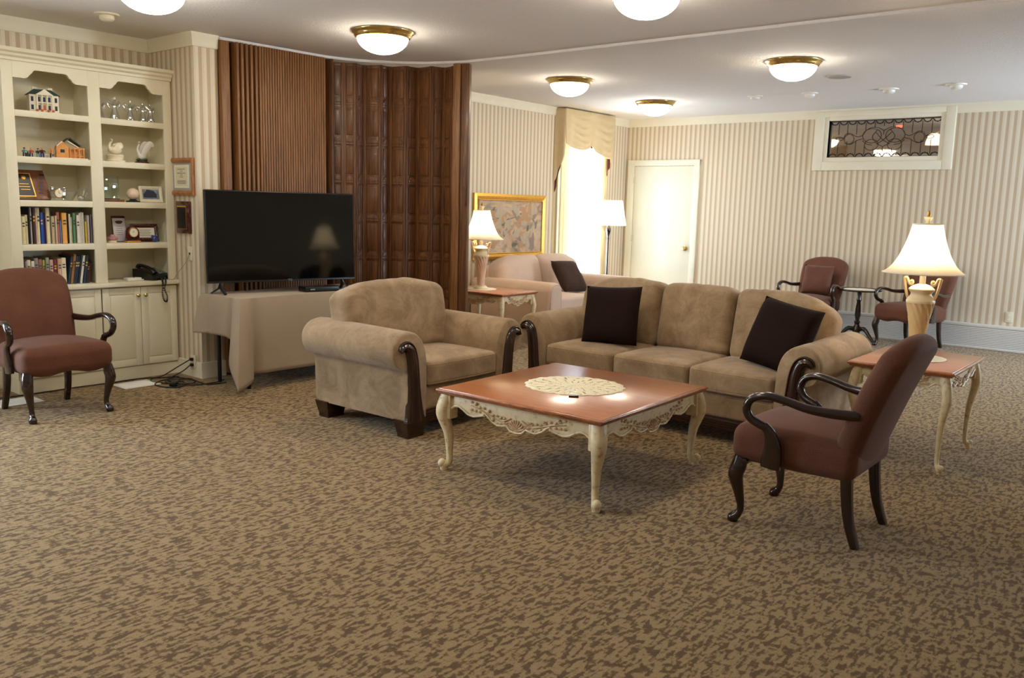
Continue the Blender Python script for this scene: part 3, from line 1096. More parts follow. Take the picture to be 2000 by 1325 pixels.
for ci, (y0, y1, lab) in enumerate(((2.44, 3.045, 'cream base cabinet behind the armchair with the brown back, under the book rows'), (3.047, 3.652, 'cream base cabinet with two brass knobs beneath the telephone'))):
    ca = thing('base_cabinet', lab, 'cabinet', (-6.59, (y0 + y1) / 2, 0), 0, 'base cabinets under the bookshelves')
    of = (-6.59, (y0 + y1) / 2, 0)
    B().b2((XB + 0.002, y0, 0.095), (FX - 0.02, y1, 0.729)).b2((XB + 0.002, y0, 0), (FX - 0.012, y1, 0.097)).build('body', M['cream'], ca, off=of)
    ym = (y0 + y1) / 2
    for k2, (a, c) in enumerate(((y0 + 0.004, ym - 0.002), (ym + 0.002, y1 - 0.004))):
        b = B()
        b.b2((FX - 0.02, a, 0.105), (FX - 0.006, c, 0.718), 0.002)
        st = 0.05
        for lo, hi in (((a, 0.105), (a + st, 0.718)), ((c - st, 0.105), (c, 0.718)), ((a + st, 0.105), (c - st, 0.105 + st)), ((a + st, 0.718 - st), (c - st, 0.718))):
            b.b2((FX - 0.02, lo[0], lo[1]), (FX, hi[0], hi[1]), 0.003)
        b.box((FX - 0.007, (a + c) / 2, 0.4115), (0.014, c - a - 2 * st - 0.02, 0.613 - 2 * st - 0.02), 0.006)
        dr = b.build('door', M['cream'], ca, off=of)
        ky = c - 0.028 if k2 == 0 else a + 0.028
        kb = B().lathe([(0.008, 0), (0.006, 0.012), (0.014, 0.02), (0.015, 0.027), (0.008, 0.033), (0, 0.034)], 14, mtx=T(FX, ky, 0.655) @ R(90, 'Y'))
        kb.build('knob', M['brass'], dr, off=of)

# ------------------------------------------------------------------ books
ORD = ['first', 'second', 'third', 'fourth', 'fifth', 'sixth', 'seventh', 'eighth', 'ninth', 'tenth', 'eleventh', 'twelfth', 'thirteenth', 'fourteenth', 'fifteenth',
       'sixteenth', 'seventeenth', 'eighteenth', 'nineteenth', 'twentieth', 'twenty-first', 'twenty-second', 'twenty-third', 'twenty-fourth', 'twenty-fifth',
       'twenty-sixth', 'twenty-seventh', 'twenty-eighth', 'twenty-ninth', 'thirtieth']
BM = {}


def book_mat(c):
    if c not in BM:
        BM[c] = plain('book_cover', c, 0.45, var=0.06, scale=50)
    return BM[c]


def book(y, wd, z, ht, colr, cname, idx, row, lean=0.0, dep=0.2):
    xf = FX - 0.055 + RND.uniform(-0.012, 0.008)
    o = B()
    r = min(0.003, wd * 0.2)
    o.b2((-dep, -wd / 2, 0), (0, -wd / 2 + 0.002, ht)).b2((-dep, wd / 2 - 0.002, 0), (0, wd / 2, ht))
    sp = [(-0.003, -wd / 2), (0.0, -wd / 2), (0.003, -wd / 4), (0.004, 0), (0.003, wd / 4), (0, wd / 2), (-0.003, wd / 2)]
    o.prism(sp, ht)
    c = o.build('book', book_mat(colr))
    tag(c, '%s book, %s from the left in the %s book row' % (cname, ORD[idx], row), 'book', 'books in the %s row' % row)
    B().b2((-dep + 0.004, -wd / 2 + 0.002, 0.003), (-0.003, wd / 2 - 0.002, ht - 0.004)).build('pages', M['paper'], c)
    if wd > 0.014:
        q = B()
        for zz in (0.72, 0.62):
            q.b2((0.0035, -wd * 0.3, ht * zz), (0.0046, wd * 0.3, ht * zz + ht * 0.05))
        q.build('spine_label', M['gold'] if sum(colr) < 300 else M['ink'], c)
    c.location = (xf, y, z)
    c.rotation_euler = (math.radians(-lean), 0, 0)


row1 = [(160, 208, 315, (228, 216, 168), 'cream'), (210, 246, 295, (222, 208, 160), 'cream'), (249, 272, 188, (26, 32, 46), 'black'), (273, 303, 192, (186, 180, 174), 'grey'),
        (306, 342, 188, (58, 30, 22), 'dark brown'), (345, 368, 192, (206, 178, 156), 'spiral bound pinkish'), (371, 408, 188, (224, 208, 170), 'cream'), (411, 444, 262, (28, 74, 158), 'bright blue'),
        (446, 471, 267, (28, 58, 130), 'navy blue'), (474, 491, 262, (132, 78, 92), 'plum'), (494, 543, 192, (226, 212, 174), 'tall cream'), (546, 556, 232, (140, 150, 128), 'thin sage'),
        (559, 604, 312, (190, 166, 126), 'beige'), (607, 630, 302, (206, 196, 170), 'grey cream'), (633, 678, 252, (172, 104, 86), 'brick red'), (681, 701, 372, (106, 138, 198), 'short light blue'),
        (704, 773, 262, (226, 164, 78), 'thick orange'), (776, 794, 272, (34, 34, 38), 'black'), (797, 826, 278, (226, 216, 186), 'cream'), (829, 848, 322, (220, 214, 190), 'short cream'),
        (851, 887, 262, (86, 136, 90), 'green'), (890, 903, 300, (40, 34, 36), 'thin black'), (906, 948, 292, (220, 206, 196), 'pinkish white'), (951, 974, 262, (226, 220, 206), 'white'),
        (977, 998, 247, (220, 216, 206), 'white'), (1001, 1027, 252, (214, 210, 196), 'white'), (1037, 1066, 382, (214, 190, 82), 'short yellow'), (1069, 1088, 292, (216, 210, 204), 'white'),
        (1091, 1108, 302, (170, 148, 168), 'mauve'), (1111, 1138, 282, (130, 116, 134), 'purple grey')]
for i, (a, c, tp, colr, nm) in enumerate(row1):
    y = 2.532 + (a + c) / 2 * 0.0005 - 0.08 + 0.004
    book(y, (c - a) * 0.0005 - 0.0006, SZ[3] + 0.0008, min(0.255, (690 - tp) * 0.000515), colr, nm, i, 'upper', 0)
row2 = [(200, 229, 890, (150, 136, 150), 'grey purple'), (231, 278, 875, (224, 212, 178), 'cream'), (284, 328, 890, (214, 208, 196), 'white'), (331, 388, 855, (140, 132, 124), 'wide grey'),
        (391, 440, 870, (150, 100, 92), 'faded red'), (444, 476, 880, (176, 172, 74), 'yellow green'), (479, 526, 850, (146, 148, 130), 'sage grey'), (536, 585, 880, (196, 160, 146), 'pink and black'),
        (590, 640, 880, (110, 36, 38), 'dark red'), (645, 698, 870, (200, 160, 140), 'beige pink'), (701, 765, 860, (226, 214, 178), 'thick cream')]
for i, (a, c, tp, colr, nm) in enumerate(row2):
    y = 2.53 + (a + c) / 2 * 0.0005 - 0.090
    book(y, (c - a) * 0.0005 - 0.0006, 0.7638, (1192 - tp) * 0.00058, colr, nm, i, 'lower', 0)
lean = [(785, 30, 830, (46, 62, 82), 'slate blue'), (818, 34, 800, (150, 104, 56), 'leaning brown'), (856, 36, 825, (32, 48, 66), 'leaning navy'), (892, 30, 825, (36, 52, 72), 'leaning navy'),
        (923, 28, 822, (30, 44, 60), 'leaning navy'), (956, 34, 820, (220, 214, 196), 'leaning white'), (996, 38, 822, (30, 46, 62), 'leaning navy'), (1034, 30, 900, (40, 30, 34), 'short dark'), (1068, 28, 930, (88, 44, 44), 'short maroon')]
for i, (xc, wd, tp, colr, nm) in enumerate(lean):
    y = 2.53 + xc * 0.0005 - 0.084
    book(y, wd * 0.0005, 0.7635 + wd * 0.00025 * 0.16, (1192 - tp) * 0.00056, colr, nm, i + len(row2), 'lower', 9.0)

# ------------------------------------------------------------------ things on the shelves
def figure(loc, label, coat, legs, hat, extra=None, h=0.062):
    """small standing painted figure: body one mesh, clothing parts"""
    t = thing('figurine', label, 'figurine', loc, 90, 'painted figurines on the second shelf')
    b = B()
    s = h / 0.062
    b.tube([(0.007, 0, 0.0), (0.007, 0, 0.026), (0.003, 0, 0.034)], [0.0045, 0.005, 0.006], 8)
    b.tube([(-0.007, 0.003, 0.0), (-0.007, 0, 0.026), (-0.003, 0, 0.034)], [0.0045, 0.005, 0.006], 8)
    b.xf(Matrix.Scale(s, 4))
    b.build('trousers', legs, t)
    b = B()
    b.tube([(0, 0, 0.028), (0, 0, 0.038), (0, 0, 0.046), (0, 0, 0.05)], [(0.011, 0.008), (0.010, 0.008), (0.011, 0.008), (0.004, 0.004)], 10)
    b.tube([(0.011, 0, 0.046), (0.015, -0.003, 0.038), (0.012, -0.012, 0.034)], [0.004, 0.0038, 0.003], 7)
    b.tube([(-0.011, 0, 0.046), (-0.015, -0.002, 0.038), (-0.013, -0.009, 0.031)], [0.004, 0.0038, 0.003], 7)
    b.xf(Matrix.Scale(s, 4))
    b.build('coat', coat, t)
    B().ball((0, 0, 0.056), 0.0065, (1, 1, 1.1), 10).xf(Matrix.Scale(s, 4)).build('head', M['skin'], t)
    b = B().lathe([(0.0085, 0.0585), (0.007, 0.06), (0.0062, 0.0635), (0.0, 0.066)], 10)
    b.xf(Matrix.Scale(s, 4))
    b.build('hat', hat, t)
    return t


XS = FX - 0.10
# model mansion, top left
t = thing('model_house', 'white model mansion with dark green roof and columned front, top left shelf', 'model house', (XS, 2.745, SZ[0] + 0.001), 78)
b = B().box((0, 0.02, 0.062), (0.185, 0.10, 0.118), 0.001)
b.box((0, 0.015, 0.0025), (0.20, 0.13, 0.005), 0.001)
b.build('walls', M['snow'], t)
b = B()
A = [(-0.104, -0.034, 0.121), (0.104, -0.034, 0.121), (0.104, 0.078, 0.121), (-0.104, 0.078, 0.121)]
C = [(-0.055, 0.012, 0.162), (0.055, 0.012, 0.162), (0.055, 0.032, 0.162), (-0.055, 0.032, 0.162)]
vA = [b.bm.verts.new(p) for p in A]
vC = [b.bm.verts.new(p) for p in C]
b.bm.faces.new(vC)
b.bm.faces.new(list(reversed(vA)))
for i in range(4):
    b.bm.faces.new((vA[i], vA[(i + 1) % 4], vC[(i + 1) % 4], vC[i]))
b.build('roof', M['roofg'], t)
b = B().prism([(-0.052, 0), (0.052, 0), (0, 0.036)], 0.04, T(0, -0.02, 0.122) @ R(90, 'X'))
b.box((0, -0.041, 0.121), (0.106, 0.036, 0.006)).box((0, -0.041, 0.064), (0.100, 0.034, 0.004))
b.build('portico', M['snow'], t)
for x in (-0.047, -0.016, 0.016, 0.047):
    B().cyl((x, -0.054, 0.004), (x, -0.054, 0.119), 0.004, 8).build('column', M['snow'], t)
for x in (-0.075, 0.075, -0.032, 0, 0.032):
    for z in (0.034, 0.09):
        B().box((x, -0.0305, z), (0.016, 0.003, 0.032), 0.0005).build('window', M['navycl'] if z > 0.05 or x else M['redcl'], t)
for x in (-0.05, 0.05):
    B().box((x, 0.022, 0.166), (0.030, 0.016, 0.020), 0.001).build('chimney', M['snow'], t)
b = B()
for x in (-0.05, -0.02, 0.02, 0.05):
    b.ball((x, -0.062, 0.012), 0.010, (1, 0.8, 0.8), 8)
b.build('flower_bed', M['redcl'], t)

# model cottage under construction
t = thing('model_house', 'orange timber-framed model cottage with green snowy roof and ladder', 'model house', (XS, 2.895, SZ[1] + 0.001), 78)
b = B().rbox((0, 0, 0.003), (0.24, 0.14, 0.008), 0.004)
b.build('snow_base', M['snow'], t)
b = B().box((-0.045, -0.02, 0.046), (0.08, 0.07, 0.08), 0.001).prism([(-0.04, 0), (0.04, 0), (0, 0.04)], 0.07, T(-0.045, 0.015, 0.086) @ R(90, 'X'))
b.box((0.045, 0.01, 0.04), (0.10, 0.07, 0.07), 0.001)
b.build('walls', M['orange'], t)
B().box((-0.045, -0.056, 0.055), (0.028, 0.004, 0.022), 0.0005).build('window', M['navycl'], t)
b = B()
for s in (-1, 1):
    b.box((0, 0, 0), (0.092, 0.12, 0.005), 0, T(0.01 + s * 0.036, 0.012, 0.122) @ R(s * 38, 'Y'))
b.build('roof', M['roofg'], t)
b = B()
b.box((0, 0, 0), (0.085, 0.035, 0.008), 0.003, T(0.025, -0.045, 0.105) @ R(32, 'Y'))
b.box((0, 0, 0), (0.05, 0.03, 0.008), 0.003, T(-0.065, -0.05, 0.104) @ R(-42, 'Y'))
b.build('roof_snow', M['snow'], t)
for x in (0.005, 0.035, 0.065, 0.095):
    B().box((x, -0.055, 0.041), (0.006, 0.006, 0.068)).build('porch_post', M['orange'], t)
b = B().box((0.05, -0.055, 0.077), (0.10, 0.008, 0.008)).box((0.05, -0.055, 0.022), (0.10, 0.006, 0.005))
b.build('porch_rail', M['orange'], t)
b = B()
for s in (-0.006, 0.006):
    b.cyl((-0.115 + s, -0.062, 0.003), (-0.075 + s, -0.03, 0.115), 0.0022, 6)
for i in range(7):
    f = (i + 0.7) / 7.5
    x, y, z = -0.115 + 0.04 * f, -0.062 + 0.032 * f, 0.003 + 0.112 * f
    b.cyl((x - 0.006, y, z), (x + 0.006, y, z), 0.0015, 5)
b.build('ladder', M['silver'], t)
figure((XS, 2.600, SZ[1]), 'tiny figurine in pale teal coat at the left end of the second shelf', M['tealcl'], M['navycl'], M['dark'])
figure((XS + 0.01, 2.640, SZ[1]), 'tiny figurine in orange coat second from the left on the second shelf', M['redcl'], M['bluecl'], M['orange'])
figure((XS, 2.690, SZ[1]), 'tiny figurine in dark coat with teal trousers on the second shelf', M['navycl'], M['tealcl'], M['dark'])
figure((XS + 0.01, 2.714, SZ[1]), 'tiny figurine in maroon coat and blue trousers with yellow hat', M['burg'], M['bluecl'], M['orange'], h=0.07)
figure((XS + 0.02, 2.775, SZ[1]), 'tiny figurine in yellow jacket standing beside the model ladder', M['orange'], M['burg'], M['orange'], h=0.072)
t = thing('sawhorse', 'tiny wooden sawhorse between the painted figurines', 'sawhorse', (XS + 0.01, 2.745, SZ[1]), 90)
B().box((0, 0, 0.026), (0.036, 0.012, 0.004)).build('beam', M['snow'], t)
for sx in (-1, 1):
    for sy in (-1, 1):
        B().cyl((sx * 0.014, 0, 0.025), (sx * 0.015, sy * 0.009, 0), 0.002, 6).build('leg', M['snow'], t)
b = B()
b.lathe([(0.0, 0), (0.014, 0.0), (0.016, 0.006), (0.012, 0.02), (0.006, 0.035), (0, 0.05)], 9)
tag(at(b.build('model_tree', M['leafg']), (XS - 0.06, 2.645, SZ[1])), 'tiny dark green model tree behind the figurines', 'model tree')

# crystal figures, top right
for i, (y, sc) in enumerate(((3.145, 0.9), (3.255, 1.06), (3.375, 0.98), (3.49, 0.95), (3.535, 0.92))):
    nm = ('leftmost, partly behind the centre post', 'second from the left', 'middle one', 'second from the right', 'rightmost')[i]
    t = thing('crystal_figurine', 'clear crystal figurine on the top right shelf, %s of five' % nm, 'figurine', (XS - (0.03 if i == 3 else 0), y, SZ[0] + 0.0005), 0, 'crystal figurines on the top right shelf')
    b = B().lathe([(0, 0), (0.032, 0), (0.034, 0.006), (0.024, 0.04), (0.013, 0.085), (0.012, 0.095), (0.02, 0.105), (0.016, 0.12), (0.008, 0.128), (0.013, 0.14), (0.012, 0.155), (0, 0.163)], 14,
                  fn=lambda a, z: 1 + (0.09 * math.cos(7 * a) if z < 0.09 else 0))
    b.xf(Matrix.Scale(sc, 4))
    b.build('body', M['glass'], t)
    b = B()
    for s in (-1, 1):
        b.tube(catmull([(0.01, s * 0.012, 0.10), (-0.008, s * 0.034, 0.125), (-0.012, s * 0.044, 0.105), (-0.008, s * 0.03, 0.075)], 4), [(0.004, 0.008), (0.006, 0.012), (0.004, 0.010), (0.001, 0.002)], 8)
    b.xf(Matrix.Scale(sc, 4))
    b.build('wings', M['glass'], t)

# covered swan dish
t = thing('swan_dish', 'cream porcelain covered dish with a swan on its lid', 'dish', (XS, 3.245, SZ[1] + 0.001), 90)
B().lathe([(0, 0), (0.07, 0), (0.073, 0.01), (0.058, 0.02), (0.06, 0.035), (0.066, 0.048), (0.062, 0.054), (0, 0.054)], 26).build('bowl', M['porc'], t)
b = B().ball((0.0, 0, 0.088), 0.046, (1.15, 0.82, 0.72), 16)
b.tube(catmull([(-0.038, -0.01, 0.085), (-0.05, -0.012, 0.11), (-0.042, -0.012, 0.135), (-0.032, -0.014, 0.15), (-0.036, -0.018, 0.158)], 5), [0.016, 0.010, 0.008, 0.008, 0.009], 10)
b.ball((-0.038, -0.022, 0.160), 0.011, (1, 1.2, 0.9), 10)
for s in (-1, 1):
    b.tube(catmull([(-0.02, s * 0.026, 0.09), (0.015, s * 0.034, 0.115), (0.045, s * 0.022, 0.13), (0.052, s * 0.012, 0.112)], 5), [(0.006, 0.016), (0.008, 0.026), (0.006, 0.018), (0.002, 0.004)], 10)
b.build('swan', M['porc'], t)
B().cyl((-0.043, -0.030, 0.159), (-0.048, -0.048, 0.152), 0.005, 8, 0.002).build('beak', M['orange'], t)

# swan with raised wings
t = thing('swan_figurine', 'white swan figurine with raised wings on a dark red and green base', 'figurine', (XS, 3.455, SZ[1] + 0.001), 90)
B().lathe([(0, 0), (0.055, 0), (0.055, 0.010), (0.046, 0.016), (0, 0.016)], 20).build('base', M['burg'], t)
b = B()
for k in range(9):
    a = k * 0.7
    b.ball((0.032 * math.cos(a), 0.028 * math.sin(a), 0.022 + 0.004 * (k % 3)), 0.012, (1, 1, 0.8), 7)
b.build('reeds', M['leafg'], t)
b = B().ball((0, 0, 0.055), 0.028, (1.15, 0.85, 1.0), 14)
b.tube(catmull([(-0.02, 0, 0.06), (-0.034, 0, 0.10), (-0.026, 0, 0.13), (-0.02, -0.004, 0.147), (-0.024, -0.012, 0.156)], 5), [0.014, 0.009, 0.0075, 0.0075, 0.008], 10)
b.ball((-0.025, -0.016, 0.157), 0.0095, (1, 1.3, 0.9), 9)
for s in (-1, 1):
    b.tube(catmull([(0.0, s * 0.018, 0.06), (0.02, s * 0.03, 0.11), (0.05, s * 0.034, 0.148), (0.085, s * 0.028, 0.138)], 5), [(0.005, 0.016), (0.007, 0.026), (0.006, 0.026), (0.003, 0.012)], 10)
b.build('swan', M['white'], t)
B().cyl((-0.026, -0.024, 0.156), (-0.029, -0.04, 0.150), 0.004, 8, 0.0015).build('beak', M['redcl'], t)


def slab_pose(t, y, x, z, lean, yaw=90):
    """stand a flat thing upright on a shelf, leaning back by lean degrees"""
    t.location = (x, y, z)
    t.rotation_euler = (math.radians(-lean), 0, math.radians(yaw))


# award plaque with six name plates
t = thing('award_plaque', 'brown wooden award plaque with a black and gold plate and six small plates', 'plaque')
slab_pose(t, 2.640, XS - 0.02, SZ[2] + 0.003, 16, 84)
poly = [(-0.12, 0), (0.125, 0), (0.125, 0.045), (0.095, 0.215), (-0.12, 0.215)]
B().prism(poly, 0.016, T(0, 0.008, 0) @ R(90, 'X'), 0, 0.003).build('board', M['plaqw'], t)
B().prism([(-0.095, 0.02), (0.03, 0.02), (0.005, 0.19), (-0.095, 0.19)], 0.002, T(0, -0.008, 0) @ R(90, 'X')).build('border', M['gold'], t)
B().prism([(-0.09, 0.026), (0.022, 0.026), (-0.001, 0.184), (-0.09, 0.184)], 0.002, T(0, -0.0095, 0) @ R(90, 'X')).build('plate', M['black'], t)
b = B().ball((-0.04, -0.012, 0.155), 0.016, (1, 0.2, 1), 12).box((-0.04, -0.0118, 0.11), (0.06, 0.001, 0.003)).box((-0.04, -0.0118, 0.09), (0.07, 0.001, 0.003)).box((-0.035, -0.0118, 0.07), (0.06, 0.001, 0.003))
b.build('emblem', M['gold'], t)
for i in range(6):
    B().box((0.062 + 0.006 * (5 - i) * -0.7 + 0.02, -0.0085, 0.045 + 0.027 * i), (0.032, 0.003, 0.010)).build('name_plate', M['black'], t)
# crystal clock
t = thing('crystal_clock', 'square crystal desk clock with round gold dial beside the wooden plaque', 'clock', (XS + 0.03, 2.797, SZ[2] + 0.001), 88)
B().box((0, 0, 0.048), (0.098, 0.03, 0.094), 0.004).build('block', M['glass'], t)
B().lathe([(0.026, 0), (0.030, 0.001), (0.030, 0.005), (0.026, 0.006)], 24, cap=False, mtx=T(0, -0.0155, 0.05) @ R(90, 'X')).build('bezel', M['gold'], t)
B().lathe([(0, 0.004), (0.027, 0.004), (0.027, 0.005), (0, 0.005)], 24, mtx=T(0, -0.0155, 0.05) @ R(90, 'X')).build('dial', M['paper'], t)
B().box((0, -0.0215, 0.058), (0.002, 0.001, 0.016)).box((0.006, -0.0215, 0.05), (0.012, 0.001, 0.002)).build('hand', M['dark'], t)
# clear glass pieces
t = B().lathe([(0, 0), (0.03, 0), (0.034, 0.006), (0.05, 0.03), (0.066, 0.065), (0.061, 0.066), (0.045, 0.03), (0.028, 0.010), (0, 0.008)], 22, fn=lambda a, z: 1 + 0.04 * math.cos(8 * a)).build('glass_bowl', M['glass'])
tag(at(t, (XS - 0.02, 2.89, SZ[2] + 0.001)), 'clear glass bowl right of the crystal clock', 'bowl')
t = thing('glass_bird', 'clear glass bird ornament at the right end of the plaque shelf', 'ornament', (XS + 0.02, 2.965, SZ[2] + 0.001), 90)
b = B().ball((0, 0, 0.022), 0.022, (1.3, 0.9, 0.95), 12).tube(catmull([(-0.02, 0, 0.03), (-0.024, 0, 0.06), (-0.012, 0, 0.085), (-0.016, -0.003, 0.10)], 4), [0.009, 0.006, 0.006, 0.008], 8)
b.tube(catmull([(0.02, 0, 0.03), (0.036, 0, 0.07), (0.03, 0, 0.11)], 4), [(0.006, 0.012), (0.005, 0.014), (0.002, 0.003)], 8)
b.build('body', M['glass'], t)
# glass award on a wooden foot
t = thing('glass_award', 'upright green-tinted glass award on a wooden foot', 'award', (XS, 3.205, SZ[2] + 0.001), 90)
B().box((0, 0, 0.009), (0.17, 0.055, 0.018), 0.003).build('foot', M['plaqw'], t)
B().box((-0.01, 0, 0.105), (0.13, 0.008, 0.176), 0.001).build('plate', M['glassg'], t)
B().box((-0.01, 0, 0.0205), (0.135, 0.016, 0.005)).build('slot', M['black'], t)
# porcelain ball on stand
t = thing('porcelain_ball', 'round pinkish porcelain ball on a black stand', 'ornament', (XS + 0.01, 3.365, SZ[2] + 0.001), 90)
B().lathe([(0, 0), (0.052, 0), (0.052, 0.008), (0.03, 0.012), (0.024, 0.02), (0, 0.018)], 22).build('stand', M['black'], t)
B().ball((0, 0, 0.063), 0.045, (1.05, 1.05, 1), 20).build('ball', M['blush'], t)


def frame(t, wd, ht, bar, depth, fm, inner, im, z0=0.0):
    """picture frame of four mitred bars, with a panel inside"""
    b = B()
    xs = [(-wd / 2, z0), (wd / 2, z0), (wd / 2, z0 + ht), (-wd / 2, z0 + ht)]
    q = [(-wd / 2 + bar, z0 + bar), (wd / 2 - bar, z0 + bar), (wd / 2 - bar, z0 + ht - bar), (-wd / 2 + bar, z0 + ht - bar)]
    mid = [((a[0] + c[0]) / 2, (a[1] + c[1]) / 2) for a, c in zip(xs, q)]
    L1 = [b.bm.verts.new((p[0], 0, p[1])) for p in xs]
    L2 = [b.bm.verts.new((p[0], -depth * 0.75, p[1])) for p in xs]
    L3 = [b.bm.verts.new((p[0], -depth, p[1])) for p in mid]
    L4 = [b.bm.verts.new((p[0], -depth * 0.6, p[1])) for p in q]
    L5 = [b.bm.verts.new((p[0], 0, p[1])) for p in q]
    for i in range(4):
        j = (i + 1) % 4
        for X, Y in ((L1, L2), (L2, L3), (L3, L4), (L4, L5), (L5, L1)):
            b.bm.faces.new((X[i], X[j], Y[j], Y[i]))
    b.build('frame', fm, t, angle=20)
    o = B().b2((-wd / 2 + bar * 0.9, -depth * 0.35, z0 + bar * 0.9), (wd / 2 - bar * 0.9, -depth * 0.15, z0 + ht - bar * 0.9)).build(inner, im, t)
    return o


# small photograph in pale gilt frame
t = thing('photo_frame', 'small photograph in a pale cream and gilt frame on the right shelf', 'photo frame')
slab_pose(t, 3.508, XS + 0.02, SZ[2] + 0.002, 14, 80)
frame(t, 0.175, 0.125, 0.02, 0.014, M['porc'], 'mat', M['paper'])
b = B().box((0, -0.0058, 0.0625), (0.128, 0.002, 0.078))
b.build('photograph', plain('photo_print', (128, 138, 150), 0.3, var=0.45, scale=26), t)
b = B().box((-0.006, -0.0075, 0.05), (0.10, 0.002, 0.03)).prism([(-0.05, 0), (0.05, 0), (0.03, 0.03), (-0.02, 0.04)], 0.001, T(-0.006, -0.0075, 0.06) @ R(90, 'X'))
b.build('print', M['navycl'], t)
# tall plaque with burgundy cap
t = thing('award_plaque', 'tall pale plaque with burgundy top edge and dark emblem behind the mantel clock', 'plaque')
slab_pose(t, 3.285, XS - 0.06, SZ[3] + 0.002, 8, 90)
B().box((0, 0, 0.10), (0.105, 0.012, 0.20), 0.002).build('board', M['burg'], t)
B().box((0, -0.0068, 0.092), (0.098, 0.002, 0.178), 0.0005).build('plate', M['lilac'], t)
b = B().ball((0, -0.008, 0.150), 0.018, (1.5, 0.08, 0.7), 16).prism([(-0.034, 0.004), (-0.006, 0.012), (0, -0.012), (-0.02, -0.006)], 0.001, T(0, -0.008, 0.152) @ R(90, 'X')).prism([(0.034, 0.004), (0.006, -0.012), (-0.002, 0.012), (0.02, 0.012)], 0.001, T(0, -0.008, 0.150) @ R(90, 'X'))
b.build('emblem', M['ink'], t)
b = B()
for i in range(5):
    b.box((0, -0.0082, 0.118 - i * 0.016), (0.05 - 0.006 * (i % 2), 0.0008, 0.002))
b.build('lettering', M['ink'], t)
# mantel clock
t = thing('mantel_clock', 'small reddish wooden arched mantel clock with round white dial', 'clock', (XS + 0.035, 3.335, SZ[3] + 0.001), 90)
poly = [(-0.047, 0.012), (0.047, 0.012)] + [(0.047 * math.cos(a), 0.075 + 0.045 * math.sin(a)) for a in [k * PI / 12 for k in range(13)]]
B().prism(poly, 0.04, T(0, 0.02, 0) @ R(90, 'X'), 0, 0.003).build('case', M['burg'], t)
B().box((0, 0, 0.006), (0.11, 0.05, 0.012), 0.002).build('base', M['gold'], t)
B().lathe([(0.031, 0), (0.036, 0.002), (0.036, 0.005), (0.031, 0.006)], 28, cap=False, mtx=T(0, -0.019, 0.076) @ R(90, 'X')).build('bezel', M['gold'], t)
B().lathe([(0, 0.002), (0.032, 0.002), (0.032, 0.004), (0, 0.004)], 28, mtx=T(0, -0.019, 0.076) @ R(90, 'X')).build('dial', M['paper'], t)
B().box((0, -0.0235, 0.084), (0.002, 0.001, 0.018)).box((-0.006, -0.0235, 0.078), (0.012, 0.001, 0.002)).build('hand', M['dark'], t)
B().box((0, -0.0205, 0.028), (0.05, 0.002, 0.009)).build('name_plate', M['black'], t)
# framed certificate, burgundy
t = thing('photo_frame', 'burgundy framed white certificate leaning behind the blue glass bird', 'picture frame')
slab_pose(t, 3.468, XS - 0.02, SZ[3] + 0.002, 12, 86)
frame(t, 0.215, 0.14, 0.03, 0.014, M['burg'], 'paper', M['paper'])
b = B()
for i in range(5):
    b.box((0, -0.0052, 0.092 - i * 0.011), (0.10 - 0.02 * (i % 2), 0.0008, 0.0028))
b.build('lettering', M['ink'], t)
# blue glass bird
t = thing('glass_bird', 'cobalt blue glass bird with raised clear tail', 'ornament', (XS + 0.045, 3.515, SZ[3] + 0.001), 90)
B().ball((0, 0, 0.026), 0.026, (1.1, 0.8, 1.0), 14).ball((-0.022, 0, 0.044), 0.012, (1, 1, 1), 10).build('body', M['bluegl'], t)
B().tube(catmull([(0.012, 0, 0.03), (0.026, 0, 0.07), (0.03, 0, 0.112)], 5), [(0.008, 0.016), (0.005, 0.014), (0.001, 0.003)], 10).build('tail', M['glassg'], t)
# pink ceramic flower
t = thing('ceramic_flower', 'pink ceramic flower ornament at the left end of the clock shelf', 'ornament', (XS + 0.02, 3.185, SZ[3] + 0.001), 0)
b = B()
for k in range(7):
    a = k * 2 * PI / 7
    b.ball((0.022 * math.cos(a), 0.022 * math.sin(a), 0.032), 0.018, (1, 1, 0.8), 9)
b.ball((0, 0, 0.045), 0.02, (1, 1, 0.9), 10)
b.build('petals', M['pinkc'], t)
B().lathe([(0, 0), (0.03, 0), (0.032, 0.008), (0.02, 0.022), (0, 0.022)], 14).build('foot', M['porc'], t)

# telephone
t = thing('telephone', 'black push-button desk telephone on the counter ledge', 'telephone', (FX - 0.10, 3.50, 0.764), 112)
poly = [(-0.10, 0), (0.10, 0), (0.10, 0.022), (0.08, 0.045), (-0.06, 0.085), (-0.10, 0.085)]
mx = Matrix(((0, 0, 1, -0.10), (-1, 0, 0, 0), (0, 1, 0, 0), (0, 0, 0, 1)))
B().prism(poly, 0.20, mx, 0, 0.004).build('base', M['black'], t)
b = B()
slope = math.degrees(math.atan2(0.04, 0.14))
kx = T(0, 0, 0)
for i in range(4):
    for j in range(5):
        yy = 0.02 - j * 0.021
        zz = 0.045 + 0.04 * ((yy + 0.08) / 0.14)
        b.box((0.012 + i * 0.021, yy, zz + 0.003), (0.014, 0.012, 0.006), 0.001)
b.build('keypad', M['grey'], t)
b = B().tube(catmull([(-0.065, 0.075, 0.095), (-0.066, 0.06, 0.112), (-0.066, 0.0, 0.104), (-0.066, -0.06, 0.08), (-0.066, -0.085, 0.055)], 5), [(0.024, 0.018), (0.022, 0.014), (0.017, 0.012), (0.022, 0.014), (0.024, 0.018)], 12)
b.build('handset', M['black'], t)
b = B()
inv = (T(FX - 0.10, 3.50, 0.764) @ R(112)).inverted()
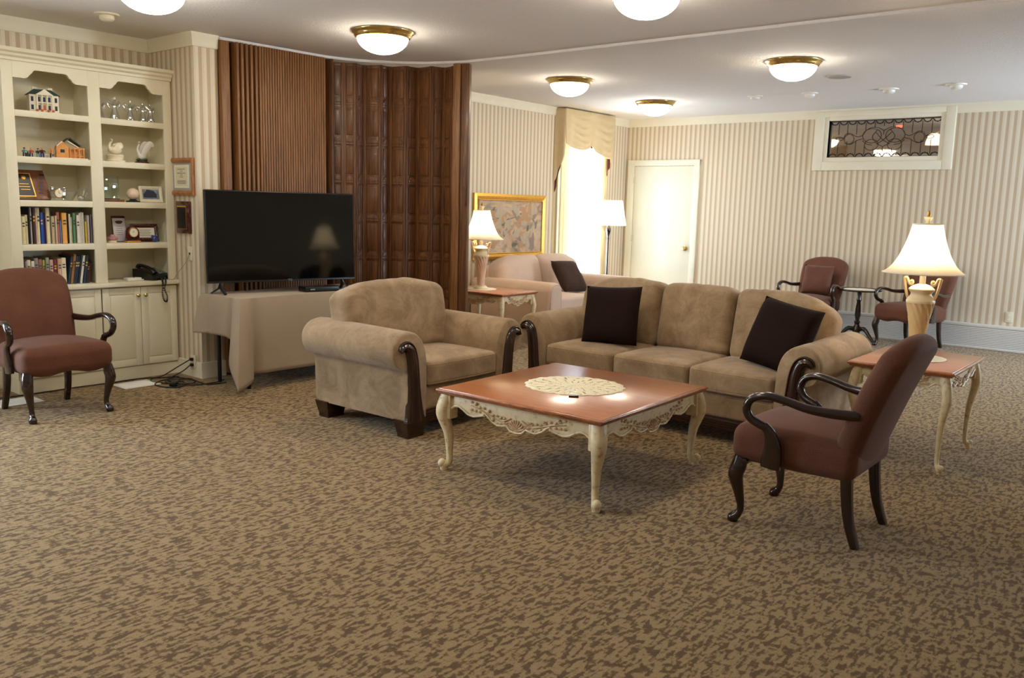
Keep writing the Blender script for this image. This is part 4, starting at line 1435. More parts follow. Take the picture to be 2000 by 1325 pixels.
base = [(FX - 0.06, 3.545, 0.785), (FX - 0.01, 3.53, 0.775), (FX + 0.03, 3.512, 0.772), (FX + 0.05, 3.508, 0.735), (FX + 0.055, 3.50, 0.66), (FX + 0.055, 3.512, 0.605), (FX + 0.055, 3.53, 0.60), (FX + 0.055, 3.535, 0.64), (FX + 0.052, 3.515, 0.70), (FX + 0.05, 3.53, 0.745), (FX + 0.03, 3.54, 0.773), (FX - 0.03, 3.56, 0.79)]
pp = catmull([inv @ Vector(p) for p in base], 44)
co = []
for i, p in enumerate(pp):
    a = i * 0.62
    co.append(p + Vector((0.006 * math.cos(a), 0.005 * math.sin(a), 0.004 * math.sin(a))))
b.tube(co, 0.0028, 6)
b.build('coiled_cord', M['black'], t)
# card box
t = thing('card_stack', 'low stack of white cards lying left of the telephone', 'cards', (FX - 0.09, 3.335, 0.764), 92)
B().box((0, 0, 0.011), (0.11, 0.07, 0.021), 0.001).build('cards', M['white'], t)
B().box((0.075, -0.01, 0.005), (0.05, 0.05, 0.009), 0.001).build('pad', M['porc'], t)
B().ball((0.0, -0.02, 0.023), 0.006, (1, 1, 0.4), 8).build('seal', M['ink'], t)

# ------------------------------------------------------------------ on the return wall
WYR = 3.66
t = thing('wall_certificate', 'oak framed certificate hanging on the striped wall beside the bookcase', 'picture', (-6.300, WYR - 0.001, 1.432))
frame(t, 0.35, 0.285, 0.036, 0.024, M['oakf'], 'mat', M['silver'])
B().b2((-0.105, -0.011, 0.055), (0.105, -0.008, 0.232)).build('paper', M['paper'], t)
b = B().b2((-0.085, -0.0118, 0.07), (0.085, -0.0108, 0.218))
b.build('parchment', plain('parchment', (226, 218, 186), 0.8), t)
b = B()
for i, (wl, z) in enumerate(((0.11, 0.20), (0.04, 0.185), (0.12, 0.17), (0.03, 0.155), (0.05, 0.14), (0.12, 0.11), (0.13, 0.10), (0.12, 0.09))):
    b.box((0, -0.0122, z), (wl, 0.0008, 0.0035))
b.build('lettering', M['ink'], t)
t = thing('wall_plaque', 'dark wooden plaque with black plate hanging under the oak framed certificate', 'plaque', (-6.290, WYR - 0.001, 1.135))
B().b2((-0.10, -0.018, 0), (0.10, 0, 0.25), 0.004).build('board', M['burg'], t)
B().b2((-0.078, -0.020, 0.034), (0.052, -0.0175, 0.215)).build('border', M['gold'], t)
B().b2((-0.074, -0.0215, 0.038), (0.048, -0.019, 0.205)).build('plate', M['black'], t)
t = thing('phone_jack', 'cream telephone wall jack below the dark plaque', 'wall jack', (-6.222, WYR - 0.001, 0.98))
B().b2((-0.036, -0.007, -0.055), (0.036, 0, 0.055), 0.003).build('plate', M['offwhite'], t)
B().b2((-0.007, -0.011, -0.008), (0.007, -0.006, 0.008)).build('socket', M['dark'], t)
b = B().tube(catmull([(-6.222, WYR - 0.012, 0.975), (-6.26, WYR - 0.03, 0.90), (-6.31, WYR - 0.06, 0.83), (-6.375, WYR - 0.06, 0.775), (-6.40, 3.60, 0.7665), (-6.45, 3.58, 0.767)], 6), 0.002, 6)
tag(b.build('phone_line', M['grey']), 'thin grey telephone line running from the wall jack to the counter', 'cord')
t = thing('wall_outlet', 'cream wall outlet with two plugs low beside the television table', 'outlet', (-6.215, WYR - 0.001, 0.165))
t.location = (-6.195, WYR - 0.019, 0.12)
B().b2((-0.036, -0.008, -0.06), (0.036, 0, 0.06), 0.003).build('plate', M['offwhite'], t)
for z in (-0.02, 0.025):
    B().b2((-0.014, -0.03, z - 0.012), (0.014, -0.007, z + 0.012), 0.004).build('plug', M['black'], t)
t = thing('wall_outlet', 'cream wall outlet above the baseboard heater at the far right', 'outlet', (-1.62, YB - 0.001, 0.37))
B().b2((-0.036, -0.008, -0.058), (0.036, 0, 0.058), 0.003).build('plate', M['offwhite'], t)
B().b2((-0.016, -0.010, 0.012), (0.016, -0.007, 0.036), 0.003).build('socket', M['porc'], t)
B().b2((-0.016, -0.010, -0.036), (0.016, -0.007, -0.012), 0.003).build('socket', M['porc'], t)

# cords on the carpet
tag(B().tube(catmull([(-6.195, 3.61, 0.145), (-6.21, 3.52, 0.10), (-6.27, 3.42, 0.03), (-6.33, 3.36, 0.006), (-6.20, 3.30, 0.006), (-6.02, 3.38, 0.007), (-5.96, 3.50, 0.007), (-6.10, 3.56, 0.008), (-6.22, 3.46, 0.012), (-6.08, 3.34, 0.014), (-5.90, 3.44, 0.008), (-5.86, 3.60, 0.008), (-5.90, 3.72, 0.01)], 7), 0.0045, 7).build('power_cable', M['cable']),
    'black power cord looping from the upper plug of the low outlet', 'cord')
tag(B().tube(catmull([(-6.195, 3.61, 0.10), (-6.19, 3.54, 0.06), (-6.24, 3.46, 0.008), (-6.14, 3.40, 0.008), (-6.00, 3.44, 0.016), (-5.90, 3.36, 0.007), (-5.94, 3.28, 0.006), (-6.10, 3.26, 0.007), (-6.16, 3.38, 0.018), (-6.02, 3.52, 0.016), (-5.84, 3.54, 0.008), (-5.80, 3.68, 0.008)], 7), 0.0045, 7).build('power_cable', M['cable']),
    'black power cord looping from the lower plug of the low outlet', 'cord')
tag(B().tube(catmull([(-6.395, 2.10, 0.006), (-6.385, 2.50, 0.006), (-6.40, 2.80, 0.006), (-6.385, 3.05, 0.006), (-6.39, 3.30, 0.006), (-6.30, 3.45, 0.007), (-6.18, 3.50, 0.022), (-6.04, 3.42, 0.024), (-5.98, 3.36, 0.018)], 7), 0.0045, 7).build('power_cable', M['cable']),
    'black cord lying along the foot of the white cabinets', 'cord')
t = thing('power_adapter', 'small black power adapter block among the loose cords', 'adapter', (-5.965, 3.335, 0.002), 30)
B().box((0, 0, 0.018), (0.055, 0.04, 0.034), 0.006).build('block', M['black'], t)
B().cyl((0.027, 0, 0.015), (0.06, 0.005, 0.006), 0.004, 7).build('lead', M['black'], t)

# floor registers
for (x, y, lab) in ((-6.215, 3.175, 'white floor register in front of the right base cabinet'), (-6.215, 2.33, 'white floor register behind the left armchair')):
    t = thing('floor_register', lab, 'vent', (x, y, 0), 90, 'white floor registers')
    b = B()
    for lo, hi in (((-0.14, -0.11), (0.14, -0.075)), ((-0.14, 0.075), (0.14, 0.11)), ((-0.14, -0.075), (-0.11, 0.075)), ((0.11, -0.075), (0.14, 0.075))):
        b.b2((lo[0], lo[1], 0.0), (hi[0], hi[1], 0.007), 0.002)
    b.build('frame', M['white'], t)
    b = B()
    for i in range(11):
        yy = -0.07 + i * 0.014
        b.box((0, 0, 0), (0.224, 0.011, 0.0016), 0, T(0, yy, 0.004) @ R(18, 'X'))
    b.b2((-0.112, -0.078, 0.0002), (0.112, 0.078, 0.001))
    b.build('louvers', M['white'], t)

# ================================================================== TELEVISION AND ITS TABLE
TX, TY, TR = -5.725, 4.265, 2.0             # table centre and turn; local x runs along the front edge, -y is the front
TL, TD, TZ = 1.36, 0.49, 0.688
t = thing('folding_table', 'dark folding table standing under the beige tablecloth', 'table', (TX, TY, 0), 90 + TR)
B().box((0, 0, TZ - 0.018), (TL, TD, 0.03), 0.004).build('tabletop', M['plaqw'], t)
for sx in (-1, 1):
    for sy in (-1, 1):
        B().cyl((sx * (TL / 2 - 0.10), sy * (TD / 2 - 0.06), 0), (sx * (TL / 2 - 0.10), sy * (TD / 2 - 0.06), TZ - 0.03), 0.016, 10).build('leg', M['black'], t)
hx, hy = TL / 2 + 0.006, TD / 2 + 0.006
# skirt: walk the rim, local corners; drop and flare change along it
rim = []
NS = 26


def rimpt(s):
    """s in 0..4: back-left -> front-left -> front-right -> back-right -> back-left"""
    k = int(s) % 4
    f = s - int(s)
    C4 = [(-hx, hy), (-hx, -hy), (hx, -hy), (hx, hy)]
    N4 = [(-1, 0), (0, -1), (1, 0), (0, 1)]
    a, c = C4[k], C4[(k + 1) % 4]
    ln = math.hypot(c[0] - a[0], c[1] - a[1])
    return (a[0] + (c[0] - a[0]) * f, a[1] + (c[1] - a[1]) * f), N4[k], f * ln, (1 - f) * ln, k


def skirt(s, v):
    (x, y), n, d0, d1, k = rimpt(s if s < 4 else 0)
    drop = {0: 0.29, 1: 0.57, 2: 0.32, 3: 0.32}[k]
    # cloth corners hang lower and stand off in a fold
    kn = {0: (0.30, 0.66), 1: (0.66, 0.60), 2: (0.60, 0.34), 3: (0.34, 0.30)}[k]
    w0, w1 = math.exp(-(d0 / 0.075) ** 2), math.exp(-(d1 / 0.075) ** 2)
    q0, q1 = max(0, 1 - d0 / 0.17) ** 1.5, max(0, 1 - d1 / 0.17) ** 1.5
    drop = drop * (1 - q0 - q1 if q0 + q1 < 1 else 0) + kn[0] * q0 + kn[1] * q1
    cx, cy = (-1 if x < 0 else 1) * 0.7071, (-1 if y < 0 else 1) * 0.7071
    wc = max(w0, w1)
    nx, ny = n[0] * (1 - wc) + cx * wc, n[1] * (1 - wc) + cy * wc
    far = 0.0 if y > 0 else 1.0
    wc = wc if y < 0 else wc * 0.5
    flare = (0.022 + 0.010 * math.sin(s * 9.0 + 0.5)) * v + (0.05 + 0.10 * far) * wc * v ** 0.9 * (1.0 if x < 0 else 0.7)
    # the two valleys either side of each corner fold
    dd = min(d0, d1)
    flare -= 0.075 * math.exp(-((dd - 0.118) / 0.036) ** 2) * v ** 0.7 * (1.0 if y < 0 else 0.3)
    ease = 0.012 * (1 - math.exp(-v * 9))
    return (x + nx * (flare + ease), y + ny * (flare + ease), TZ + 0.004 - drop * v - 0.006 * math.exp(-v * 20) * 0)


cl = B()
svals = []
for k in range(4):
    n_ = 44
    for i in range(n_):
        f = i / n_
        svals.append(k + 0.5 - 0.5 * math.cos(PI * f))
NV = 22
vs = [[cl.bm.verts.new(skirt(s, (j / (NV - 1)) ** 1.15)) for j in range(NV)] for s in svals]
for i in range(len(svals)):
    i2 = (i + 1) % len(svals)
    for j in range(NV - 1):
        cl.bm.faces.new((vs[i][j], vs[i2][j], vs[i2][j + 1], vs[i][j + 1]))
topf = cl.bm.faces.new([r_[0] for r_ in vs])
o = cl.build('tablecloth', M['cloth'], angle=60)
md = o.modifiers.new('thickness', 'SOLIDIFY')
md.thickness = 0.003
tag(at(o, (TX, TY, 0.0), 90 + TR), 'beige tablecloth draped over the television table, corner touching the carpet', 'tablecloth')

A_TV = 13.0                                 # degrees the set is turned from the wall line
tv = thing('television', 'large black flat screen television on the beige clothed table', 'television', (-5.665, 4.145, TZ + 0.006), 90 - A_TV)
tv.rotation_euler = (math.radians(-2.0), 0, math.radians(90 - A_TV))
TVW, TVH, TVZ = 1.225, 0.70, 0.085
B().rbox((0, 0.025, TVZ + TVH / 2), (TVW, 0.035, TVH), 0.008, 2, 2).rbox((0, 0.05, TVZ + TVH * 0.42), (TVW * 0.7, 0.05, TVH * 0.6), 0.02, 2, 2).build('body', M['black'], tv)
B().box((0, 0.0068, TVZ + TVH / 2 + 0.004), (TVW - 0.016, 0.002, TVH - 0.026)).build('screen', M['screen'], tv)
B().box((0, 0.0066, TVZ + 0.006), (TVW - 0.004, 0.004, 0.009), 0.001).build('bezel', M['black'], tv)
for s in (-1, 1):
    b = B()
    for q in (-1, 1):
        b.tube([(s * 0.50, 0.025, TVZ + 0.02), (s * 0.515, 0.02 + q * 0.03, 0.045), (s * (0.53 + 0.012 * q), 0.02 + q * 0.12, 0.006)], [(0.014, 0.008), (0.014, 0.007), (0.012, 0.005)], 8)
    b.build('foot', M['black'], tv)
cu_ = bpy.data.curves.new('logo', 'FONT')
cu_.body = 'TCL'
cu_.size = 0.021
cu_.extrude = 0.0006
cu_.align_x = 'CENTER'
lo_ = bpy.data.objects.new('logo_outline', cu_)
COL.objects.link(lo_)
lg_me = bpy.data.meshes.new_from_object(lo_.evaluated_get(bpy.context.evaluated_depsgraph_get()))
bpy.data.objects.remove(lo_, do_unlink=True)
lg_me.materials.clear()
lg_me.materials.append(M['grey'])
lg = bpy.data.objects.new('logo', lg_me)
COL.objects.link(lg)
lg.parent = tv
lg.location = (0.04, 0.0036, TVZ + 0.0035)
lg.rotation_euler = (PI / 2, 0, 0)

t = thing('media_player', 'flat black media player on the tablecloth under the television', 'media player', (-5.59, 4.41, TZ + 0.0065), 80)
B().rbox((0, 0, 0.02), (0.30, 0.13, 0.038), 0.006, 2, 2).build('case', M['black'], t)
B().box((-0.09, -0.066, 0.02), (0.04, 0.002, 0.008)).build('panel', M['grey'], t)

# ================================================================== LAMPS
def bulb_light(t, z, watts, radius=0.05):
    l = bpy.data.lights.new('bulb_light', 'POINT')
    l.energy = watts
    l.color = WARM
    l.shadow_soft_size = radius
    o = bpy.data.objects.new('bulb_light', l)
    COL.objects.link(o)
    o.parent = t
    o.location = (0, 0, z)


def bell_shade(prof, seg=48, ribs=8):
    b = B()
    P = catmull([(r, 0, z) for r, z in prof], 6)
    pr = [(p.x, p.z) for p in P]
    b.lathe(pr, seg, fn=lambda a, z: 1 - 0.025 * (0.5 + 0.5 * math.cos(ribs * a)) ** 6, cap=False)
    return b


def make_table_lamp(label, body_m, rim_m):
    t = thing('table_lamp', label, 'lamp', (0, 0, 0), 0, 'urn shaped table lamps with bell shades')
    B().lathe([(0, 0), (0.072, 0), (0.074, 0.012), (0.066, 0.02), (0.058, 0.028), (0.050, 0.034), (0, 0.034)], 28).build('base', rim_m, t)
    b = B()
    P = catmull([(0.044, 0, 0.034), (0.038, 0, 0.06), (0.042, 0, 0.12), (0.056, 0, 0.22), (0.070, 0, 0.30), (0.0755, 0, 0.325)], 5)
    b.lathe([(p.x, p.z) for p in P], 72, fn=lambda a, z: 1 + 0.05 * math.cos(15 * (a + z * 5.5)))
    b.build('body', body_m, t)
    P = catmull([(0.078, 0, 0.325), (0.079, 0, 0.338), (0.072, 0, 0.352), (0.058, 0, 0.372), (0.059, 0, 0.385), (0.069, 0, 0.398), (0.070, 0, 0.408), (0.05, 0, 0.425), (0.022, 0, 0.436)], 4)
    B().lathe([(p.x, p.z) for p in P], 32).build('neck', rim_m, t)
    for s in (-1, 1):
        b = B().tube(catmull([(s * 0.072, 0, 0.345), (s * 0.086, 0, 0.39), (s * 0.096, 0, 0.44), (s * 0.100, 0, 0.468)], 5), [(0.010, 0.007), (0.010, 0.008), (0.011, 0.010)], 10)
        b.tube(catmull([(s * 0.100, 0, 0.466), (s * 0.086, 0, 0.466), (s * 0.078, 0, 0.448), (s * 0.066, 0, 0.432), (s * 0.054, 0, 0.438), (s * 0.056, 0, 0.452), (s * 0.064, 0, 0.447)], 4), 0.009, 8)
        b.build('handle', body_m, t)
    B().cyl((0, 0, 0.43), (0, 0, 0.53), 0.017, 14).build('stem', rim_m, t)
    B().lathe([(0, 0.53), (0.014, 0.53), (0.016, 0.56), (0.03, 0.60), (0.032, 0.63), (0.02, 0.655), (0, 0.663)], 16).build('bulb', M['bulb'], t)
    sh = bell_shade([(0.082, 0.785), (0.093, 0.735), (0.113, 0.665), (0.144, 0.59), (0.180, 0.535), (0.222, 0.500)]).build('lamp_shade', M['shade'], t)
    b = B()
    ring = [(0.083 * math.cos(a), 0.083 * math.sin(a), 0.785) for a in [k * PI / 20 for k in range(40)]]
    b.tube(ring, 0.004, 6, True)
    b.build('shade_trim', M['lacew'], sh)
    b = B()
    ring = []
    for k in range(64):
        a = k * PI / 32
        q = 1 - 0.025 * (0.5 + 0.5 * math.cos(8 * a)) ** 6
        ring.append((0.222 * q * math.cos(a), 0.222 * q * math.sin(a), 0.500))
    b.tube(ring, 0.004, 6, True)
    b.build('shade_trim', M['lacew'], sh)
    b = B()
    for s in (-1, 1):
        b.tube(catmull([(s * 0.02, 0, 0.54), (s * 0.05, 0, 0.62), (s * 0.05, 0, 0.72), (0, 0, 0.788)], 5), 0.002, 6)
    for k in range(3):
        a = k * 2.094
        b.cyl((0, 0, 0.786), (0.082 * math.cos(a), 0.082 * math.sin(a), 0.785), 0.002, 6)
    b.build('harp', M['brass'], t)
    B().lathe([(0, 0.786), (0.014, 0.786), (0.012, 0.80), (0.024, 0.822), (0.026, 0.826), (0.012, 0.828), (0.0, 0.828)], 16).build('finial', rim_m, t)
    B().lathe([(0, 0.828), (0.008, 0.829), (0.012, 0.84), (0.008, 0.852), (0.003, 0.862), (0, 0.866)], 12).build('finial_tip', M['gold'], t)
    bulb_light(t, 0.61, BULB_WATTS, 0.035)
    return t


LR = (-1.305, 5.44, 0.577)
lamp_r = make_table_lamp('lit urn lamp with bell shade on the right end table behind the brown armchair', M['ceramic'], M['ceramicw'])
lamp_r.location = LR
LLp = (-5.72, 6.55, 0.577)
lamp_l = dup(lamp_r, LLp, 20, 'lit urn lamp with bell shade before the gold framed painting')
for c_ in lamp_l.children:
    if c_.name.startswith(('body', 'handle')):
        c_.data = c_.data.copy()
        c_.data.materials[0] = M['ceramicp']

# ================================================================== TABLES
def cabriole(h, top, foot, rt, rk, ra, rf, out=(1, 1)):
    """path and radii of a cabriole leg; top and foot are (x, y), out points outward"""
    ox, oy = out
    tx, ty = top
    fx, fy = foot
    k = 0.030
    pts = [(tx, ty, h), (tx + ox * k * 0.5, ty + oy * k * 0.5, h * 0.88), (tx + ox * k * 0.75, ty + oy * k * 0.75, h * 0.74), (tx + ox * k * 0.1, ty + oy * k * 0.1, h * 0.50),
           (fx - ox * 0.018, fy - oy * 0.018, h * 0.25), (fx - ox * 0.016, fy - oy * 0.016, h * 0.10), (fx, fy, 0.028), (fx + ox * 0.004, fy + oy * 0.004, 0.0)]
    rad = [rt, rk * 1.05, rk, (rk + ra) / 2 * 0.92, ra * 1.02, ra, rf, rf * 0.8]
    return catmull(pts, 5), rad


def apron_poly(ln, top, drop, mid):
    """scalloped lower edge: deeper in the middle, cusps toward the legs"""
    h = ln / 2
    lo = [(0, mid), (0.08, mid * 0.97), (0.13, mid * 0.80), (0.19, mid * 0.84), (0.26, mid * 0.86), (0.34, mid * 0.74), (0.41, mid * 0.55), (0.44, mid * 0.50), (0.455, mid * 0.60), (0.52, mid * 0.66),
          (0.60, mid * 0.72), (0.68, mid * 0.68), (0.76, mid * 0.52), (0.82, mid * 0.44), (0.88, mid * 0.46), (0.94, mid * 0.60), (1.0, mid * 0.95)]
    pts = []
    for u, z in lo:
        pts.append((u * h, top - z))
    pts2 = [(x, z) for x, z in pts]
    left = [(-x, z) for x, z in reversed(pts2[1:])]
    return [(-h, top)] + left + pts2 + [(h, top)]


def make_carved_table(name, label, cat, W, D, h, apron, legr, group=None):
    t = thing(name, label, cat, (0, 0, 0), 0, group)
    # top with moulded edge
    b = B()
    b.rbox((0, 0, h - 0.010), (W, D, 0.016), 0.007, 3, 1).rbox((0, 0, h - 0.022), (W - 0.022, D - 0.022, 0.014), 0.006, 3, 1)
    b.build('edge_moulding', M['cherrye'], t)
    B().box((0, 0, h - 0.004), (W - 0.028, D - 0.028, 0.009), 0.002).build('tabletop', M['cherry'], t)
    ht = h - 0.029
    inset = 0.055
    for i, (ln, rz, off) in enumerate(((W - 2 * inset, 0, D / 2 - inset), (W - 2 * inset, 180, D / 2 - inset), (D - 2 * inset, 90, W / 2 - inset), (D - 2 * inset, 270, W / 2 - inset))):
        mx = R(rz) @ T(0, -off - 0.018, 0)
        poly = apron_poly(ln, ht, 0, apron)
        b = B().prism(poly, 0.022, mx @ R(90, 'X') @ T(0, 0, -0.022), 0, 0.003)
        lower = [p for p in poly[1:-1]]
        rimp = [mx @ Vector((x, -0.003, z + 0.004)) for x, z in lower]
        b.tube(rimp, 0.0055, 6)
        ap = b.build('apron', M['antique'], t)
        b = B()
        y = -0.0035
        q = []
        # shell in the middle, scrolls, leaf sprays
        for k in range(9):
            a = math.radians(20 + 140 * k / 8)
            ctr = Vector((0, y, ht - apron * 0.92))
            tip = ctr + Vector((0.052 * math.cos(a), 0, 0.058 * math.sin(a))) * (apron / 0.13)
            b.tube([ctr, ctr.lerp(tip, 0.6), tip], [(0.003, 0.003), (0.005, 0.006), (0.0035, 0.004)], 6)
        for s in (-1, 1):
            spray = catmull([(s * 0.035, y, ht - apron * 0.45), (s * ln * 0.10, y, ht - apron * 0.64), (s * ln * 0.17, y, ht - apron * 0.52), (s * ln * 0.25, y, ht - apron * 0.36), (s * ln * 0.32, y, ht - apron * 0.26)], 5)
            b.tube(spray, [0.004, 0.003, 0.002], 6)
            for k, p in enumerate(spray[3::2]):
                for dz in (-1, 1):
                    b.ball((p.x + s * 0.006, y, p.z + dz * (0.012 + 0.004 * (k % 3))), 0.0085, (1.2, 0.45, 0.8), 7)
                if k % 3 == 1:
                    b.ball((p.x, y - 0.002, p.z + 0.022), 0.007, (1, 0.6, 1), 7)
            cur = [(s * (0.045 + 0.02 * math.cos(a) * (1 - a / 8)), y, ht - apron * 0.72 + 0.016 * math.sin(a) * (1 - a / 8)) for a in [k * 0.5 for k in range(14)]]
            b.tube(cur, 0.003, 6)
        for v in b.bm.verts:
            v.co = mx @ v.co
        b.build('carving', M['carved'], ap)
    for sx in (-1, 1):
        for sy in (-1, 1):
            p, r = cabriole(ht, (sx * (W / 2 - inset), sy * (D / 2 - inset)), (sx * (W / 2 - 0.040), sy * (D / 2 - 0.040)), legr * 1.0, legr, legr * 0.46, legr * 0.62, (sx, sy))
            b = B().tube(p, r, 16, sq=0.85)
            # scroll toe
            fx, fy = sx * (W / 2 - 0.040), sy * (D / 2 - 0.040)
            b.ball((fx + sx * 0.010, fy + sy * 0.010, 0.038), legr * 0.62, (1, 1, 1.05), 12)
            b.box((sx * (W / 2 - inset), sy * (D / 2 - inset), ht - apron * 0.5), (legr * 1.8, legr * 1.8, apron), 0.008)
            lg_ = b.build('leg', M['antique'], t)
            b = B()
            for k in range(4):
                z = ht - 0.03 - k * (apron * 0.20)
                o_ = legr * 0.92 if z > ht - apron * 0.9 else legr * 0.80 + 0.016
                b.ball((sx * (W / 2 - inset + o_ * 0.86), sy * (D / 2 - inset + o_ * 0.86), z), 0.011 - 0.0006 * k, (1, 1, 1.1), 8)
                if k % 2 == 0:
                    b.ball((sx * (W / 2 - inset + o_), sy * (D / 2 - inset + o_ * 0.5), z - 0.006), 0.008, (1, 1, 1.1), 7)
                    b.ball((sx * (W / 2 - inset + o_ * 0.5), sy * (D / 2 - inset + o_), z - 0.006), 0.008, (1, 1, 1.1), 7)
            b.build('carving', M['carved'], lg_)
    return t


cof = make_carved_table('coffee_table', 'large square coffee table with cherry top and carved cream legs', 'coffee table', 1.04, 1.10, 0.448, 0.132, 0.037)
at(cof, (-2.595, 3.765, 0), 1.0)
et = make_carved_table('end_table', 'cherry topped cream end table at the right arm of the tan sofa', 'end table', 0.57, 0.80, 0.576, 0.105, 0.026, 'cream end tables with cherry tops')
at(et, (-1.285, 5.43, 0), 0)
dup(et, (-5.62, 6.58, 0), 90, 'cherry topped cream end table beside the pink loveseat')


def doily(loc, rx, ry, rz, label, mat, n=18, holes=True):
    b = B()
    if holes:
        rows = [0.0, 0.13, 0.24, 0.27, 0.44, 0.47, 0.62, 0.66, 0.84, 0.88, 1.0]
        seg = n * 6
        rg = []
        for q in rows:
            rg.append([b.bm.verts.new((rx * q * (1 + (0.045 * abs(math.sin(n / 2 * 2 * PI * k / seg)) if q > 0.8 else 0)) * math.cos(2 * PI * k / seg),
                                       ry * q * (1 + (0.045 * abs(math.sin(n / 2 * 2 * PI * k / seg)) if q > 0.8 else 0)) * math.sin(2 * PI * k / seg),
                                       0.002 + 0.0012 * math.sin(k * 1.7 + q * 20))) for k in range(seg)] if q > 0 else [b.bm.verts.new((0, 0, 0.002))])
        for i in range(len(rows) - 1):
            A_, C_ = rg[i], rg[i + 1]
            for k in range(seg):
                k2 = (k + 1) % seg
                if i in (5, 7) and (k + i) % 6 == 0:
                    continue
                if i in (8, 3) and k % 6 == 3:
                    continue
                if len(A_) == 1:
                    b.bm.faces.new((A_[0], C_[k], C_[k2]))
                else:
                    b.bm.faces.new((A_[k], C_[k], C_[k2], A_[k2]))
    else:
        b.lathe([(0, 0), (1.0, 0), (1.0, 0.004), (0, 0.004)], 48, fn=lambda a, z: 1 + 0.05 * abs(math.sin(n / 2 * a)), mtx=Matrix.Diagonal((rx, ry, 1, 1)))
    o = b.build('doily', mat)
    if holes:
        md = o.modifiers.new('thickness', 'SOLIDIFY')
        md.thickness = 0.0025
        md.offset = 1
    tag(at(o, loc, rz), label, 'doily', None)
    return o


doily((-2.615, 3.79, 0.4487), 0.265, 0.245, 20, 'large cream lace doily in the middle of the coffee table', M['lace'])
t = thing('remote_clip', 'small dark clip sticking out from under the coffee table doily', 'clip', (-2.455, 3.552, 0.4482), 40)
B().box((0, 0, 0.004), (0.05, 0.02, 0.008), 0.002).build('body', M['black'], t)
B().box((0.02, 0.0, 0.009), (0.012, 0.012, 0.003), 0.001).build('tab', M['silver'], t)
doily((LR[0], LR[1], 0.5766), 0.165, 0.165, 0, 'white lace doily under the lamp on the right end table', M['lacew'], 20, False)
doily((LLp[0], LLp[1], 0.5766), 0.155, 0.155, 0, 'white lace doily under the lamp beside the loveseat', M['lacew'], 20, False)
lamp_r.location.z = 0.5812
lamp_l.location.z = 0.5812

